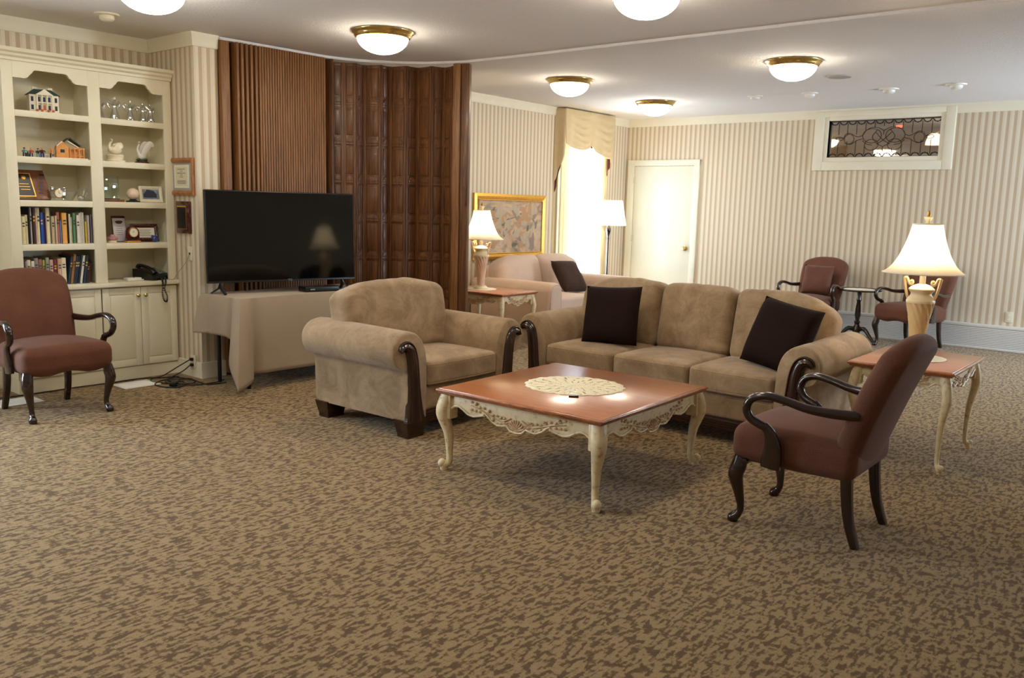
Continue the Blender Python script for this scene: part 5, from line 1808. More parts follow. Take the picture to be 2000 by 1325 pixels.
# ================================================================== GOOSENECK ARMCHAIRS (front is local -y)
def make_armchair(label, fab):
    t = thing('armchair', label, 'chair', (0, 0, 0), 0, 'brown upholstered armchairs with dark curved arms')

    def seatf(p, n):
        p = p.copy()
        wtop = 1.0 - 0.10 * (n.y * 0.5 + 0.5)               # narrower at the back
        p.x *= wtop
        if n.z > 0:
            p.z += 0.038 * n.z * (1 - n.x * n.x) * (1 - n.y * n.y) + 0.012 * n.z * (1 - n.y) * 0.5
        else:
            # serpentine lower front edge
            k = max(0.0, -n.y)
            p.z += -n.z * k * 0.014 * math.cos(n.x * 2 * PI) * 1.0
        p.y -= 0.012 * (1 - n.x * n.x) * max(0, -n.y)
        return p
    B().rbox((0, -0.015, 0.372), (0.60, 0.545, 0.165), 0.055, 4, 8, seatf).build('seat', fab, t)

    def backf(p, n):
        # arched top, slightly waisted toward the seat, wrapped around the sitter
        p = p.copy()
        u = n.z * 0.5 + 0.5
        p.x *= 0.90 + 0.13 * math.sin(min(1, u * 1.25) * PI / 2) - 0.03 * max(0, u - 0.75) * 4 * 0.6
        top = max(0.0, (u - 0.55) / 0.45)
        p.z -= 0.085 * top * abs(n.x) ** 2.6
        p.y -= 0.022 * n.x * n.x
        if n.y < 0:
            p.y -= 0.022 * (1 - n.x ** 2) * (1 - n.z ** 2)
        p.y += 0.035 * u * u
        return p
    mx = T(0, 0.205, 0.36) @ R(-17, 'X') @ T(0, 0, 0.275)
    B().rbox((0, 0, 0), (0.56, 0.105, 0.63), 0.05, 4, 10, backf, mx).build('backrest', fab, t)
    ring = []
    for s in (-1, 1):
        # front cabriole legs
        p = catmull([(s * 0.262, -0.245, 0.315), (s * 0.268, -0.252, 0.27), (s * 0.272, -0.262, 0.225), (s * 0.258, -0.250, 0.15), (s * 0.247, -0.240, 0.08), (s * 0.248, -0.246, 0.045), (s * 0.254, -0.268, 0.018), (s * 0.256, -0.274, 0.0)], 5)
        b = B().tube(p, [0.030, 0.036, 0.035, 0.024, 0.0165, 0.017, 0.026, 0.022], 14)
        b.box((s * 0.262, -0.236, 0.30), (0.062, 0.06, 0.028), 0.008)
        b.build('leg', M['mahog'], t)
        # sabre rear legs
        p = catmull([(s * 0.205, 0.205, 0.34), (s * 0.205, 0.215, 0.22), (s * 0.208, 0.232, 0.11), (s * 0.212, 0.268, 0.0)], 6)
        B().tube(p, [(0.024, 0.026), (0.022, 0.024), (0.020, 0.021), (0.018, 0.018)], 12, up=(0, 1, 0), sq=0.5).build('leg', M['mahog'], t)
        # gooseneck arms
        q = [(s * 0.262, 0.255, 0.585), (s * 0.285, 0.15, 0.583), (s * 0.304, 0.05, 0.590), (s * 0.318, -0.045, 0.612), (s * 0.330, -0.125, 0.622), (s * 0.338, -0.185, 0.600), (s * 0.338, -0.205, 0.555),
             (s * 0.331, -0.185, 0.512), (s * 0.322, -0.135, 0.487), (s * 0.316, -0.105, 0.478)]
        b = B().tube(catmull(q, 7), [(0.026, 0.023), (0.025, 0.022), (0.024, 0.019), (0.026, 0.018), (0.027, 0.018), (0.025, 0.018), (0.022, 0.019), (0.021, 0.019), (0.022, 0.019), (0.018, 0.016)], 14)
        q = [(s * 0.322, -0.128, 0.492), (s * 0.318, -0.098, 0.455), (s * 0.312, -0.085, 0.40), (s * 0.308, -0.088, 0.345), (s * 0.305, -0.092, 0.300)]
        b.tube(catmull(q, 6), [(0.014, 0.018), (0.015, 0.026), (0.016, 0.036), (0.017, 0.044), (0.017, 0.044)], 14, up=(0, 1, 0), sq=0.6)
        b.build('arm', M['mahog'], t)
    return t


ch = make_armchair('brown armchair on the right, seen from behind beside the coffee table', M['rust'])
ch.scale = (0.945, 1, 1)
at(ch, (-1.305, 3.84, 0), -90)
dup(ch, (-5.815, 2.405, 0), 90, 'brown armchair at the left in front of the white cabinets')
dup(ch, (-3.565, 9.93, 0), -3, 'brown armchair against the far wall holding a brown cushion')
dup(ch, (-2.47, 9.98, 0), -18, 'brown armchair by the far wall heater, behind the right hand lamp')


# ================================================================== CUSHIONS
def pillow(name, label, size, thick, mat, loc, rot, group=None, cat='pillow'):
    """knife-edged square pillow lying in local xz, front toward -y"""
    b = B()
    n = 18
    sheets = []
    for sd in (-1, 1):
        vs_ = []
        for i in range(n + 1):
            row = []
            for j in range(n + 1):
                u, v = -1 + 2 * i / n, -1 + 2 * j / n
                pin = 1 - 0.04 * (1 - v * v) * abs(u) ** 3
                pin2 = 1 - 0.04 * (1 - u * u) * abs(v) ** 3
                x, z = u * pin * size / 2, v * pin2 * size / 2
                th = (max(0, (1 - u ** 4)) * max(0, (1 - v ** 4))) ** 0.55
                th *= 1 + 0.07 * noise.noise(Vector((u * 2.1 + size * 10, v * 2.1, sd)))
                row.append((x, sd * thick / 2 * th, z))
            vs_.append(row)
        sheets.append(vs_)
    F = [[b.bm.verts.new(p) for p in row] for row in sheets[0]]
    K = [[F[i][j] if i in (0, n) or j in (0, n) else b.bm.verts.new(sheets[1][i][j]) for j in range(n + 1)] for i in range(n + 1)]
    for i in range(n):
        for j in range(n):
            b.bm.faces.new((F[i][j], F[i + 1][j], F[i + 1][j + 1], F[i][j + 1]))
            b.bm.faces.new((K[i][j], K[i][j + 1], K[i + 1][j + 1], K[i + 1][j]))
    o = b.build(name, mat, angle=180)
    tag(o, label, cat, group)
    o.location = loc
    o.rotation_euler = rot
    return o


# ================================================================== ROLL-ARM SOFA AND ARMCHAIR
ARM = [(0.0, 0.105), (-0.004, 0.30), (-0.002, 0.43), (0.008, 0.525), (0.036, 0.597), (0.090, 0.643), (0.155, 0.654), (0.222, 0.634), (0.268, 0.584), (0.278, 0.524), (0.258, 0.468), (0.218, 0.436),
       (0.182, 0.424), (0.164, 0.38), (0.160, 0.25), (0.156, 0.105)]


def make_roll_sofa(name, label, cat, sw, n, D, group=None):
    t = thing(name, label, cat, (0, 0, 0), 0, group)
    hw = sw / 2
    yf, yb = -D / 2, D / 2
    fab = M['tan']
    prof = [Vector((p[0], 0, p[1])) for p in ARM]
    prof = catmull(prof, 3)
    cen = Vector((0.09, 0, 0.40))
    for s in (-1, 1):
        b = B()
        rows = []
        for k, (dy, sc) in enumerate(((0.0, 0.93), (0.005, 0.965), (0.018, 0.992), (0.035, 1.0), (0.25, 1.0), (0.5, 1.0), (D - 0.09, 1.0), (D - 0.04, 0.985), (D - 0.012, 0.95), (D, 0.90))):
            row = []
            for p in prof:
                q = cen + (p - cen) * sc
                q.x = q.x if q.x > 0.0 or sc == 1.0 else q.x
                zz = max(q.z, 0.105)
                row.append(b.bm.verts.new((s * (hw + q.x), yf + dy, zz + 0.012 * (dy / D) * (1 if q.z > 0.45 else 0))))
            rows.append(row)
        for A_, C_ in zip(rows, rows[1:]):
            for k in range(len(A_)):
                k2 = (k + 1) % len(A_)
                b.bm.faces.new((A_[k], A_[k2], C_[k2], C_[k]))
        b.bm.faces.new(rows[0])
        b.bm.faces.new(list(reversed(rows[-1])))
        arm = b.build('arm', fab, t, angle=60)
        # carved show-wood facing on the arm front
        path = catmull([(0.228, 0, 0.545), (0.206, 0, 0.566), (0.172, 0, 0.568), (0.141, 0, 0.540), (0.124, 0, 0.475), (0.116, 0, 0.400), (0.110, 0, 0.320), (0.104, 0, 0.235), (0.098, 0, 0.165), (0.094, 0, 0.105)], 6)
        wid = lerp_list([0.016, 0.028, 0.036, 0.041, 0.044, 0.045, 0.047, 0.053, 0.064, 0.076], len(path))
        b = B()
        rr = []
        for i, p in enumerate(path):
            a = path[max(0, i - 1)]
            c = path[min(len(path) - 1, i + 1)]
            td = (c - a).normalized()
            nd = Vector((-td.z, 0, td.x))
            w_ = wid[i]
            row = []
            for (o_, dp) in ((-1, 0.02), (-1, -0.008), (-0.82, -0.018), (-0.66, -0.012), (-0.45, -0.022), (0.0, -0.030), (0.45, -0.022), (0.66, -0.012), (0.82, -0.018), (1, -0.008), (1, 0.02)):
                q = p + nd * (w_ * o_)
                row.append(b.bm.verts.new((s * (hw + q.x), yf + dp, q.z)))
            rr.append(row)
        for A_, C_ in zip(rr, rr[1:]):
            for k in range(len(A_) - 1):
                b.bm.faces.new((A_[k], A_[k + 1], C_[k + 1], C_[k]))
        b.bm.faces.new(rr[0])
        b.bm.faces.new(rr[-1])
        b.build('wood_facing', M['walnut'], arm, angle=50)
        # bracket feet
        for yy in (yf + 0.055, yb - 0.075):
            b = B()
            zt, zb = 0.112, 0.0
            A_ = [b.bm.verts.new((s * (hw + 0.082) + x * 0.088, yy + y * 0.062, zt)) for x, y in ((-1, -1), (1, -1), (1, 1), (-1, 1))]
            Bm = [b.bm.verts.new((s * (hw + 0.082) + x * 0.066, yy + y * 0.047, 0.02)) for x, y in ((-1, -1), (1, -1), (1, 1), (-1, 1))]
            C_ = [b.bm.verts.new((s * (hw + 0.082) + x * 0.066, yy + y * 0.047, zb)) for x, y in ((-1, -1), (1, -1), (1, 1), (-1, 1))]
            b.bm.faces.new(A_)
            b.bm.faces.new(C_)
            for X, Y in ((A_, Bm), (Bm, C_)):
                for k in range(4):
                    b.bm.faces.new((X[k], X[(k + 1) % 4], Y[(k + 1) % 4], Y[k]))
            b.build('foot', M['walnut'], t)
    # front rail
    B().rbox((0, yf + 0.045, 0.225), (sw + 0.02, 0.075, 0.155), 0.025, 3, 4).build('seat_rail', fab, t)
    b = B().box((0, yf + 0.04, 0.117), (sw + 0.04, 0.07, 0.075), 0.006)
    for k in range(4):
        b.box((0, yf + 0.004, 0.094 + k * 0.014), (sw - 0.02, 0.008, 0.008), 0.003)
    b.build('wood_rail', M['walnut'], t)
    B().box((0, 0.02, 0.17), (sw + 0.05, D - 0.12, 0.12)).build('base', fab, t)
    # back frame
    def bkf(p, q):
        p = p.copy()
        if q.z > 0:
            p.z -= 0.05 * q.z * abs(q.x) ** 4
        return p
    B().rbox((0, yb - 0.085, 0.41), (sw + (0.16 if n > 1 else 0.02), 0.15, 0.58), 0.06, 3, 6, bkf).build('back_frame', fab, t)
    cw = sw / n
    for i in range(n):
        xc = -hw + cw * (i + 0.5)

        def sf(p, q, i=i):
            p = p.copy()
            if q.z > 0:
                p.z += 0.026 * q.z * (1 - q.x ** 2) * (1 - q.y ** 2)
            p.y -= 0.014 * (1 - q.x ** 2) * max(0, -q.y)
            return p
        SD = D - 0.30
        mx = T(xc, yf - 0.012 + SD / 2, 0.378)
        c_ = B().rbox((0, 0, 0), (cw - 0.006, SD, 0.15), 0.034, 4, 8, sf, mx).build('seat_cushion', fab, t)
        for zz in (0.056, -0.058):
            ring = []
            a, d_ = (cw - 0.006) / 2 - 0.006, SD / 2 - 0.006
            rc = 0.03
            for (cx, cy, a0) in ((a - rc, d_ - rc, 0), (-a + rc, d_ - rc, 90), (-a + rc, -d_ + rc, 180), (a - rc, -d_ + rc, 270)):
                for k in range(4):
                    an = math.radians(a0 + k * 30)
                    ring.append((cx + rc * math.cos(an), cy + rc * math.sin(an)))
            R2 = []
            for k in range(len(ring)):
                a1, a2 = Vector(ring[k]), Vector(ring[(k + 1) % len(ring)])
                m_ = 10 if (a2 - a1).length > 0.1 else 1
                for j in range(m_):
                    q = a1.lerp(a2, j / m_)
                    nn = (q.x / (cw / 2), q.y / (SD / 2))
                    R2.append(mx @ Vector((q.x, q.y - 0.014 * (1 - nn[0] ** 2) * max(0, -nn[1]), zz)))
            B().tube(R2, 0.0048, 6, True).build('piping', fab, c_)

        endl, endr = (i == 0), (i == n - 1)

        def bf(p, q, i=i, endl=endl, endr=endr):
            p = p.copy()
            if q.y < 0:
                p.y -= 0.048 * (1 - q.x ** 2) * (1 - q.z ** 2)
            if q.z > 0:
                k = abs(q.x) ** 2.5
                if n == 1:
                    p.z -= 0.070 * q.z * abs(q.x) ** 2.2
                elif (endl and q.x < 0) or (endr and q.x > 0):
                    p.z -= 0.13 * q.z * abs(q.x) ** 2.2
                else:
                    p.z -= 0.018 * q.z * k
            w_ = noise.noise(Vector((p.x * 5 + i * 3.3, p.z * 5, 1.0 + sw)))
            p.y -= 0.012 * w_ * (1 - q.z ** 4) if q.y < 0 else 0
            p.z += 0.007 * noise.noise(Vector((p.x * 6, 3.1 + i, 0.4))) * max(0, q.z) + 0.007 * noise.noise(Vector((p.x * 22, 1.1 + i, 0))) * max(0, q.z)
            return p
        ext = 0.13
        wl = cw - 0.004 + (ext if endl else 0) * (1 if n > 1 else 1) + (ext if endr else 0)
        xo = xc + ((ext if endr else 0) - (ext if endl else 0)) / 2 - (0.034 if n == 1 else 0)
        if n > 1:
            wl = cw - 0.004 + (0.12 if (endl or endr) else 0)
            xo = xc + (0.06 if endr else (-0.06 if endl else 0))
        mb = T(xo, yb - 0.245, 0.655) @ R(-11, 'X')
        B().rbox((0, 0, 0), (wl, 0.215, 0.50), 0.068, 4, 14, bf, mb).build('back_cushion', fab, t)
    return t


sofa = make_roll_sofa('sofa', 'tan three seat sofa with dark wood arm facings and two brown pillows', 'sofa', 1.76, 3, 0.90)
sofa.scale = (0.965, 1, 1)
at(sofa, (-2.742, 5.275, 0), -1.0)
ac = make_roll_sofa('upholstered_chair', 'wide tan roll-arm easy chair in front of the television table', 'armchair', 0.66, 1, 0.88)
at(ac, (-4.075, 4.01, 0), 90.0)

pillow('throw_pillow', 'dark brown square pillow at the left end of the tan sofa', 0.42, 0.17, M['pillow'], (-3.235, 5.11, 0.668), (math.radians(-17), math.radians(-3), math.radians(10)), 'dark brown pillows on the tan sofa')
pillow('throw_pillow', 'dark brown square pillow leaning at the right end of the tan sofa', 0.43, 0.17, M['pillow'], (-1.985, 5.07, 0.665), (math.radians(-21), math.radians(8), math.radians(-14)), 'dark brown pillows on the tan sofa')
pillow('throw_pillow', 'brown square cushion leaning on the back of the far wall armchair', 0.35, 0.12, M['rust2'], (-3.555, 10.05, 0.655), (math.radians(-19), 0, math.radians(-3)))

# ================================================================== PINK LOVESEAT
ls = thing('loveseat', 'pale pink loveseat under the gold framed painting by the window', 'sofa', (-5.86, 8.02, 0), 90)
LWd, LD = 1.70, 1.16                       # width along the wall, depth; front is local -y
fab = M['pink']
AW = 0.22
for s in (-1, 1):
    def af(p, q, s=s):
        p = p.copy()
        if q.z > 0:
            p.z -= 0.055 * q.z * abs(q.x) ** 2.4
        return p
    B().rbox((s * (LWd / 2 - AW / 2), 0.0, 0.355), (AW, LD - 0.02, 0.55), 0.055, 4, 8, af).build('arm', fab, ls)
    ring = []
    x0 = s * (LWd / 2 - AW / 2)
    for (dx, z) in ((-0.085, 0.10), (-0.088, 0.30), (-0.088, 0.50), (-0.07, 0.575), (-0.03, 0.605), (0.03, 0.605), (0.07, 0.575), (0.088, 0.50), (0.088, 0.30), (0.085, 0.10)):
        ring.append((x0 + dx, -LD / 2 + 0.02, z))
    B().tube(catmull(ring, 4), 0.006, 6).build('piping', fab, ls)
B().rbox((0, LD / 2 - 0.12, 0.42), (LWd - 0.1, 0.2, 0.66), 0.07, 3, 6).build('back_frame', fab, ls)
B().rbox((0, -LD / 2 + 0.10, 0.20), (LWd - 2 * AW + 0.02, 0.12, 0.26), 0.02, 3, 4).build('seat_rail', fab, ls)
B().box((0, 0.0, 0.16), (LWd - 0.1, LD - 0.14, 0.20)).build('base', fab, ls)
B().box((0, 0.0, 0.045), (LWd - 0.04, LD - 0.06, 0.09), 0.004).build('skirt', M['pinksk'], ls)
for i in (-1, 1):
    sw2 = (LWd - 2 * AW) / 2

    def sf(p, q):
        p = p.copy()
        if q.z > 0:
            p.z += 0.03 * q.z * (1 - q.x ** 2) * (1 - q.y ** 2)
        return p

    def bf(p, q, i=i):
        p = p.copy()
        if q.y < 0:
            p.y -= 0.07 * (1 - q.x ** 2) * (1 - q.z ** 2)
        if q.z > 0 and q.x * i > 0:
            p.z -= 0.11 * q.z * abs(q.x) ** 2.6
        p.z += 0.008 * noise.noise(Vector((p.x * 9, i * 2.0, 0)))
        return p
    B().rbox((i * sw2 / 2, -0.115, 0.385), (sw2 - 0.004, LD - 0.36, 0.15), 0.04, 4, 8, sf).build('seat_cushion', fab, ls)
    B().rbox((0, 0, 0), (sw2 + 0.13, 0.24, 0.46), 0.09, 4, 10, bf, T(i * (sw2 / 2 + 0.065), LD / 2 - 0.28, 0.635) @ R(-14, 'X')).build('back_cushion', fab, ls)
pillow('throw_pillow', 'grey brown square pillow on the pale pink loveseat', 0.41, 0.15, M['pillow2'], (-5.665, 8.02, 0.645), (math.radians(-36), math.radians(2), math.radians(86)))

# ================================================================== PAINTING
pt = thing('painting', 'wide gold framed pastel flower painting above the pink loveseat', 'painting', (XW + 0.004, 7.945, 0.800), 90)
frame(pt, 1.33, 0.755, 0.066, 0.035, M['gold'], 'canvas', M['canvas'])
b = B()
for o_ in (0.070, 0.046):
    x, z0, z1 = 1.33 / 2 - o_, o_, 0.755 - o_
    b.tube([(-x, -0.026, z0), (x, -0.026, z0), (x, -0.026, z1), (-x, -0.026, z1)], 0.006, 6, True)
b.build('beading', M['gold'], pt)
# broad petals and leaves of the picture, raised paint only a hair thick


def paint(name, col, clear):
    mt = translucent(name, col, 0.0, clear)
    return mt


pc = {'peach': paint('paint_peach', (226, 178, 134), 0.35), 'cream': paint('paint_cream', (232, 214, 188), 0.40),
      'sage': paint('paint_sage', (122, 130, 108), 0.35), 'mauve': paint('paint_mauve', (176, 150, 142), 0.30)}
rr = random.Random(5)
for nm, cnt in (('mauve', 9), ('sage', 16), ('peach', 20), ('cream', 22)):
    b = B()
    for k in range(cnt):
        cx, cz = rr.uniform(-0.50, 0.50), rr.uniform(0.16, 0.60)
        an = rr.uniform(0, PI)
        ln, wd = rr.uniform(0.05, 0.15), rr.uniform(0.014, 0.045)
        if nm == 'sage':
            wd *= 0.5
        poly = []
        for q in range(14):
            a = 2 * PI * q / 14
            x, z = ln * math.cos(a) * (1 if math.cos(a) > 0 else 0.7), wd * math.sin(a) * (1 - 0.4 * math.cos(a))
            X, Z = cx + x * math.cos(an) - z * math.sin(an), cz + x * math.sin(an) + z * math.cos(an)
            X = max(-0.585, min(0.585, X))
            Z = max(0.082, min(0.672, Z))
            poly.append((X, Z))
        dd = {'mauve': 0.0128, 'sage': 0.0132, 'peach': 0.0136, 'cream': 0.0140}[nm] + 0.00003 * k
        b.bm.faces.new([b.bm.verts.new((x, -dd, z)) for x, z in poly])
    b.build('brushwork', pc[nm], pt)
B().b2((-0.595, -0.0175, 0.07), (0.595, -0.0165, 0.685)).build('glazing', M['pane'], pt)

# ================================================================== WINDOW DRESSING
def hanging(y0, y1, x, z0, z1, amp, waves, ph=0.0, n=60, m=10):
    b = B()

    def f(u, v):
        y = y0 + (y1 - y0) * u
        a = amp * (0.5 + 0.5 * v)
        return (x + a * math.sin(u * waves * 2 * PI + ph) + 0.3 * a * math.sin(u * waves * 4.3 * PI + 1), y, z1 + (z0 - z1) * v)
    b.grid(f, n, m)
    return b


sh_ = thing('sheer_curtain', 'white sheer curtain glowing across the far window', 'curtain', (XW + 0.05, 9.36, 0.03), 0)
hanging(8.92, 9.80, XW + 0.055, 0.03, 2.46, 0.012, 11, n=110).build('panel', M['sheer'], sh_, angle=180, off=(XW + 0.05, 9.36, 0.03))
for (y0, y1, lab, ph) in ((8.80, 9.03, 'beige drape panel at the left side of the far window', 0.3), (9.755, 9.87, 'beige drape panel at the right side of the far window', 1.1)):
    o = hanging(y0, y1, XW + 0.085, 0.03, 2.48, 0.02, 3 if y1 < 9.2 else 2.2, ph, 40).build('drape_panel', M['drape'], angle=180)
    md = o.modifiers.new('thickness', 'SOLIDIFY')
    md.thickness = 0.002
    tag(o, lab, 'curtain', 'beige drapes at the far window')
va = thing('valance', 'beige swagged window valance with maroon lined tails', 'valance', (XW, 9.36, 2.0))
of = (XW, 9.36, 2.0)
VX, VA, VB_, VT = XW + 0.155, 8.80, 9.90, 2.625
B().b2((XW + 0.002, VA, VT - 0.03), (VX, VB_, VT), 0.003).build('board', M['valance'], va, off=of)


def swag(yl, yr, top, lowl, low, lowr, x, off_y=0.0):
    """a draped swag: nested U folds gathered toward its upper right"""
    b = B()

    def f(u, v):
        y = yl + (yr - yl) * u
        bot = lowl * (1 - u) ** 2 + lowr * u ** 2 + low * 2 * u * (1 - u)
        uu = max(0.0, min(1.0, (u - 0.16) / 0.80))
        hang = 0.26 * math.sin(PI * uu ** 1.25) * v * (1 - v) ** 1.2
        z = top + (bot - top) * v - hang
        win = math.exp(-((u - 0.60) / 0.25) ** 2)
        fold = 0.045 * win * abs(math.sin(v * PI * 5.5)) * (1 - v) ** 0.5 * min(1, v * 8)
        side = 0.014 * math.sin((u - 0.1) * 17 + 2.5 * v) * v * (1 - win)
        bulge = 0.045 * math.sin(PI * u) * v
        return (x + bulge + fold + side, y, z)
    b.grid(f, 60, 70)
    return b


for yl, yr, ll, lo, lr_ in ((VA, VA + 0.60, 2.20, 2.06, 2.22), (VA + 0.52, VB_, 2.22, 1.99, 2.10)):
    o = swag(yl, yr, VT, ll, lo, lr_, VX + (0.004 if yl == VA else 0.012)).build('swag', M['valance'], va, angle=180, off=of)
    md = o.modifiers.new('thickness', 'SOLIDIFY')
    md.thickness = 0.004
# left tail (faces the room side) and its maroon turned tip; right tail
def tail(y0, y1, x0, x1, zi, zo, nm, mat):
    b = B()

    def f(u, v):
        zb = zi + (zo - zi) * u
        return (x0 + (x1 - x0) * u + 0.012 * math.sin(u * 9) * v, y0 + (y1 - y0) * u - 0.01 * math.sin(u * 7) * v, VT + (zb - VT) * v)
    b.grid(f, 24, 18)
    o = b.build(nm, mat, va, angle=180, off=of)
    md = o.modifiers.new('thickness', 'SOLIDIFY')
    md.thickness = 0.004


tail(VA - 0.005, VA - 0.03, VX, XW + 0.006, 2.06, 1.72, 'tail', M['valance'])
tail(VA + 0.005, VA - 0.012, VX - 0.05, XW + 0.014, 2.00, 1.60, 'tail_lining', M['maroon'])
tail(VB_ - 0.09, VB_ + 0.01, VX + 0.006, VX - 0.02, 2.12, 1.96, 'tail', M['valance'])
tail(VB_ - 0.10, VB_ - 0.02, VX - 0.03, VX - 0.04, 1.84, 1.98, 'tail_lining', M['maroon'])
B().prism([(VA + 0.50, 2.20), (VA + 0.60, 2.17), (VA + 0.615, 2.235), (VA + 0.56, 2.24)], 0.004, Matrix(((0, 0, 1, VX - 0.004), (1, 0, 0, 0), (0, 1, 0, 0), (0, 0, 0, 1)))).build('swag_lining', M['maroon'], va, off=of)

# ================================================================== FLOOR LAMP
fl = thing('floor_lamp', 'lit dark pole floor lamp with cream shade before the window corner', 'lamp', (-6.18, 9.60, 0))
B().lathe([(0, 0), (0.14, 0), (0.14, 0.012), (0.06, 0.03), (0.025, 0.05), (0, 0.05)], 28).build('base', M['mahog'], fl)
B().lathe([(0.012, 0.04), (0.012, 1.02), (0.018, 1.03), (0.012, 1.05), (0.020, 1.09), (0.034, 1.14), (0.028, 1.17), (0.016, 1.19), (0.024, 1.21), (0.012, 1.24), (0.010, 1.32)], 16).build('pole', M['mahog'], fl)
B().lathe([(0.228, 1.205), (0.168, 1.525)], 36, cap=False).build('lamp_shade', M['shadew'], fl)
B().lathe([(0, 1.30), (0.02, 1.31), (0.03, 1.36), (0.02, 1.40), (0, 1.41)], 14).build('bulb', M['bulb'], fl)
b = B()
for k in range(3):
    a = k * 2.094
    b.cyl((0, 0, 1.515), (0.168 * math.cos(a), 0.168 * math.sin(a), 1.52), 0.002, 6)
b.cyl((0, 0, 1.30), (0, 0, 1.54), 0.003, 6)
b.build('harp', M['brass'], fl)
bulb_light(fl, 1.37, BULB_WATTS * 0.8, 0.035)

# ================================================================== FAR WALL
he = thing('baseboard_heater', 'long white louvred baseboard heater along the far wall', 'heater', (-1.0, YB, 0))
B().b2((-4.2, -0.085, 0.003), (2.78, -0.001, 0.034), 0.004).b2((-4.2, -0.075, 0.238), (2.78, -0.001, 0.274), 0.006).b2((-4.2, -0.02, 0.0), (2.78, -0.001, 0.26)).b2((-4.2, -0.085, 0.003), (-4.17, -0.001, 0.27), 0.003).build('casing', M['heater'], he)
b = B()
for k in range(11):
    z = 0.046 + k * 0.0182
    b.box((-0.70, -0.071, 0), (6.94, 0.004, 0.0135), 0, T(0, 0, z) @ T(0, -0.071, 0) @ R(-12, 'X') @ T(0, 0.071, 0))
b.build('louvers', M['heater'], he)
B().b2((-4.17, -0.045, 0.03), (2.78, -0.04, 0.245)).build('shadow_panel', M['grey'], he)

rt = thing('pedestal_table', 'small round dark pedestal table between the two far armchairs', 'table', (-3.04, 9.98, 0))
B().lathe([(0, 0.570), (0.21, 0.570), (0.228, 0.574), (0.236, 0.584), (0.231, 0.594), (0.218, 0.590), (0.212, 0.584), (0, 0.584)], 40).build('tabletop', M['mahog'], rt)
B().lathe([(0.07, 0.571), (0.06, 0.56), (0.025, 0.548), (0.022, 0.50), (0.030, 0.47), (0.020, 0.45), (0.028, 0.38), (0.033, 0.30), (0.020, 0.24), (0.034, 0.22), (0.026, 0.19), (0.045, 0.15), (0.045, 0.11), (0.02, 0.095), (0, 0.09)], 22).build('pedestal', M['mahog'], rt)
for k in range(3):
    a = math.radians(100 + 120 * k)
    ca, sa = math.cos(a), math.sin(a)
    p = catmull([(0.03 * ca, 0.03 * sa, 0.14), (0.10 * ca, 0.10 * sa, 0.145), (0.17 * ca, 0.17 * sa, 0.08), (0.22 * ca, 0.22 * sa, 0.025), (0.25 * ca, 0.25 * sa, 0.012)], 5)
    B().tube(p, [0.026, 0.024, 0.018, 0.015, 0.013], 12).build('leg', M['mahog'], rt)
doily((-3.04, 9.98, 0.5848), 0.165, 0.165, 0, 'round white mat on the small dark pedestal table', M['lacew'], 18, False)

# ================================================================== CEILING FIXTURES
def make_bowl_light(label):
    t = thing('ceiling_light', label, 'ceiling light', (0, 0, 0), 0, 'brass rimmed bowl ceiling lights')
    P = catmull([(0.20, 0, 0.0), (0.226, 0, -0.002), (0.224, 0, -0.012), (0.212, 0, -0.024), (0.206, 0, -0.036), (0.198, 0, -0.046), (0.188, 0, -0.050), (0.182, 0, -0.044)], 4)
    B().lathe([(p.x, p.z) for p in P], 48, cap=False).build('rim', M['brass'], t)
    P = [(0.186 * math.cos(a), -0.042 - 0.116 * math.sin(a)) for a in [k * PI / 2 / 12 for k in range(12)]] + [(0, -0.158)]
    B().lathe(P, 40).build('diffuser', M['bowl'], t)
    return t


c0 = make_bowl_light('bowl ceiling light just in front of the dark folding partition')
LIGHTS = [((-4.86, 4.43), None), ((-2.66, 4.43), 'bowl ceiling light cut off by the top edge, above the coffee table'), ((-5.03, 2.76), 'bowl ceiling light cut off by the top edge at the left, near the bookcase'),
          ((-5.02, 7.0), 'bowl ceiling light nearest the valance beyond the ceiling track'), ((-5.15, 8.87), 'bowl ceiling light farthest back, above the cream door'), ((-2.83, 7.06), 'bowl ceiling light in front of the leaded glass transom')]
for (xy, lab) in LIGHTS:
    o = c0 if lab is None else dup(c0, (0, 0, 0), 0, lab)
    o.location = (xy[0], xy[1], H)
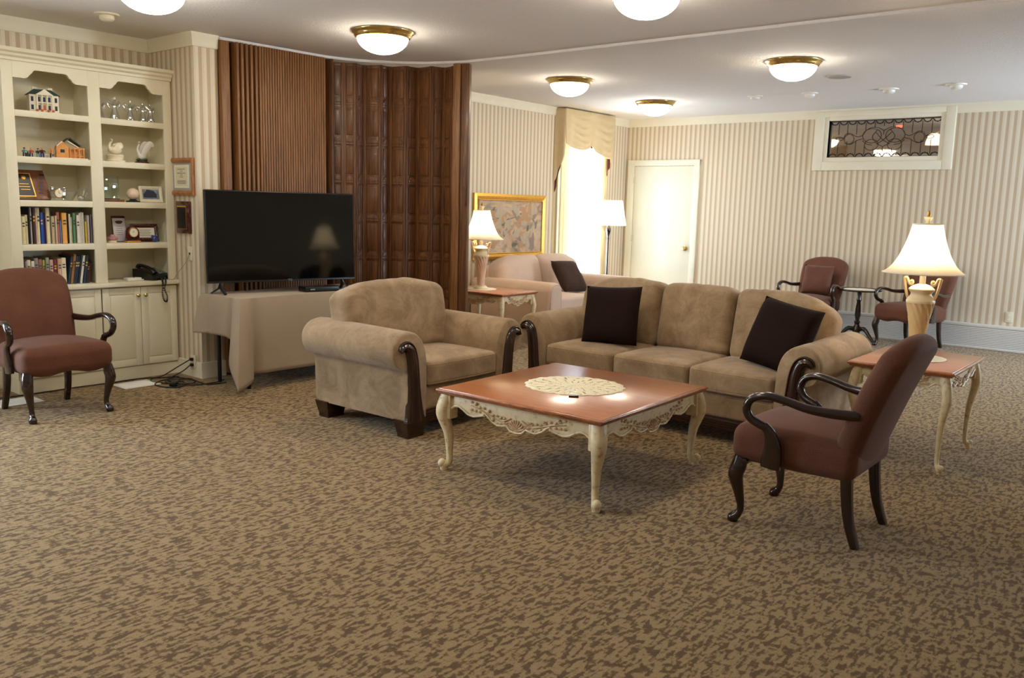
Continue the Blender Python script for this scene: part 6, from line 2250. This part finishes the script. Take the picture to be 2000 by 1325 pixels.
# unseen extra copies of the fixture, added to brighten the foreground and room beyond
for (x, y, lab) in ((-2.70, 2.76, 'added unseen bowl ceiling light over the open carpet before the coffee table'), (-5.0, 0.4, 'added unseen bowl ceiling light near the left window'), (-2.9, 0.4, 'added unseen bowl ceiling light over the open carpet far in front of the coffee table'),
                    (-4.9, 11.9, 'added unseen bowl ceiling light in the room beyond the transom, left one'), (-1.2, 12.2, 'added unseen bowl ceiling light in the room beyond the transom, right one')):  # this pair is added out of sight so the transom glass looks less dark
    dup(c0, (x, y, H), 0, lab)
for (x, y, lab, r_) in ((-3.965, 8.92, 'white dome smoke detector leftmost of four on the far ceiling', 0.062), (-3.39, 8.95, 'white dome smoke detector second from the left of four on the far ceiling', 0.062),
                        (-2.635, 9.02, 'white dome smoke detector third from the left of four on the far ceiling', 0.068), (-2.03, 8.99, 'white dome smoke detector rightmost of four on the far ceiling', 0.068),
                        (-6.05, 2.99, 'cream dome smoke detector above the bookcase', 0.06)):
    t = thing('smoke_detector', lab, 'detector', (x, y, H), 0, 'ceiling smoke detectors' if y > 5 else None)
    B().lathe([(0, 0), (r_ * 1.35, 0), (r_ * 1.30, -0.010), (r_ * 0.9, -0.014), (0, -0.014)], 28).build('plate', M['white'] if y > 5 else M['offwhite'], t)
    B().lathe([(r_ * 0.82, -0.012), (r_ * 0.80, -0.034), (r_ * 0.62, -0.046), (r_ * 0.3, -0.050), (0, -0.050)], 28).build('dome', M['white'] if y > 5 else M['offwhite'], t)
t = thing('ceiling_plate', 'flat grey round cover plate on the ceiling behind the transom-side bowl light', 'cover plate', (-2.78, 8.02, H))
B().lathe([(0, 0), (0.105, 0), (0.10, -0.010), (0, -0.014)], 28).build('plate', M['silver'], t)

# chandelier glimpsed through the transom, with two red lamps
t = thing('chandelier', 'lit two shade hanging lamp seen through the leaded glass', 'lamp', (-2.86, 12.1, 0))
t.location = (-2.86, 12.1, H)
for (dx, dz) in ((-0.07, -0.24), (0.13, -0.30)):
    B().lathe([(0.045, 0.07), (0.07, 0.05), (0.095, -0.03), (0.10, -0.07), (0, -0.07)], 20, c=(dx, 0, dz)).build('lamp_shade', M['farshade'], t)
    B().cyl((0.03, 0, -0.12), (dx, 0, dz + 0.07), 0.008, 8).build('arm', M['brass'], t)
B().cyl((0.03, 0, 0), (0.03, 0, -0.14), 0.010, 8).build('rod', M['brass'], t)
for (x, y, z, lab) in ((-3.45, 12.4, 2.60, 'small red ceiling lamp seen through the leaded glass, left one'), (-2.62, 11.6, 2.56, 'small red ceiling lamp seen through the leaded glass, right one')):
    t = thing('indicator_lamp', lab, 'lamp', (x, y, H), 0, 'red lamps beyond the leaded glass')
    B().ball((0, 0, -0.03), 0.032, (1.5, 1, 0.7), 12).build('lens', M['redlamp'], t)
    B().cyl((0, 0, 0), (0, 0, -0.02), 0.04, 14).build('base', M['white'], t)
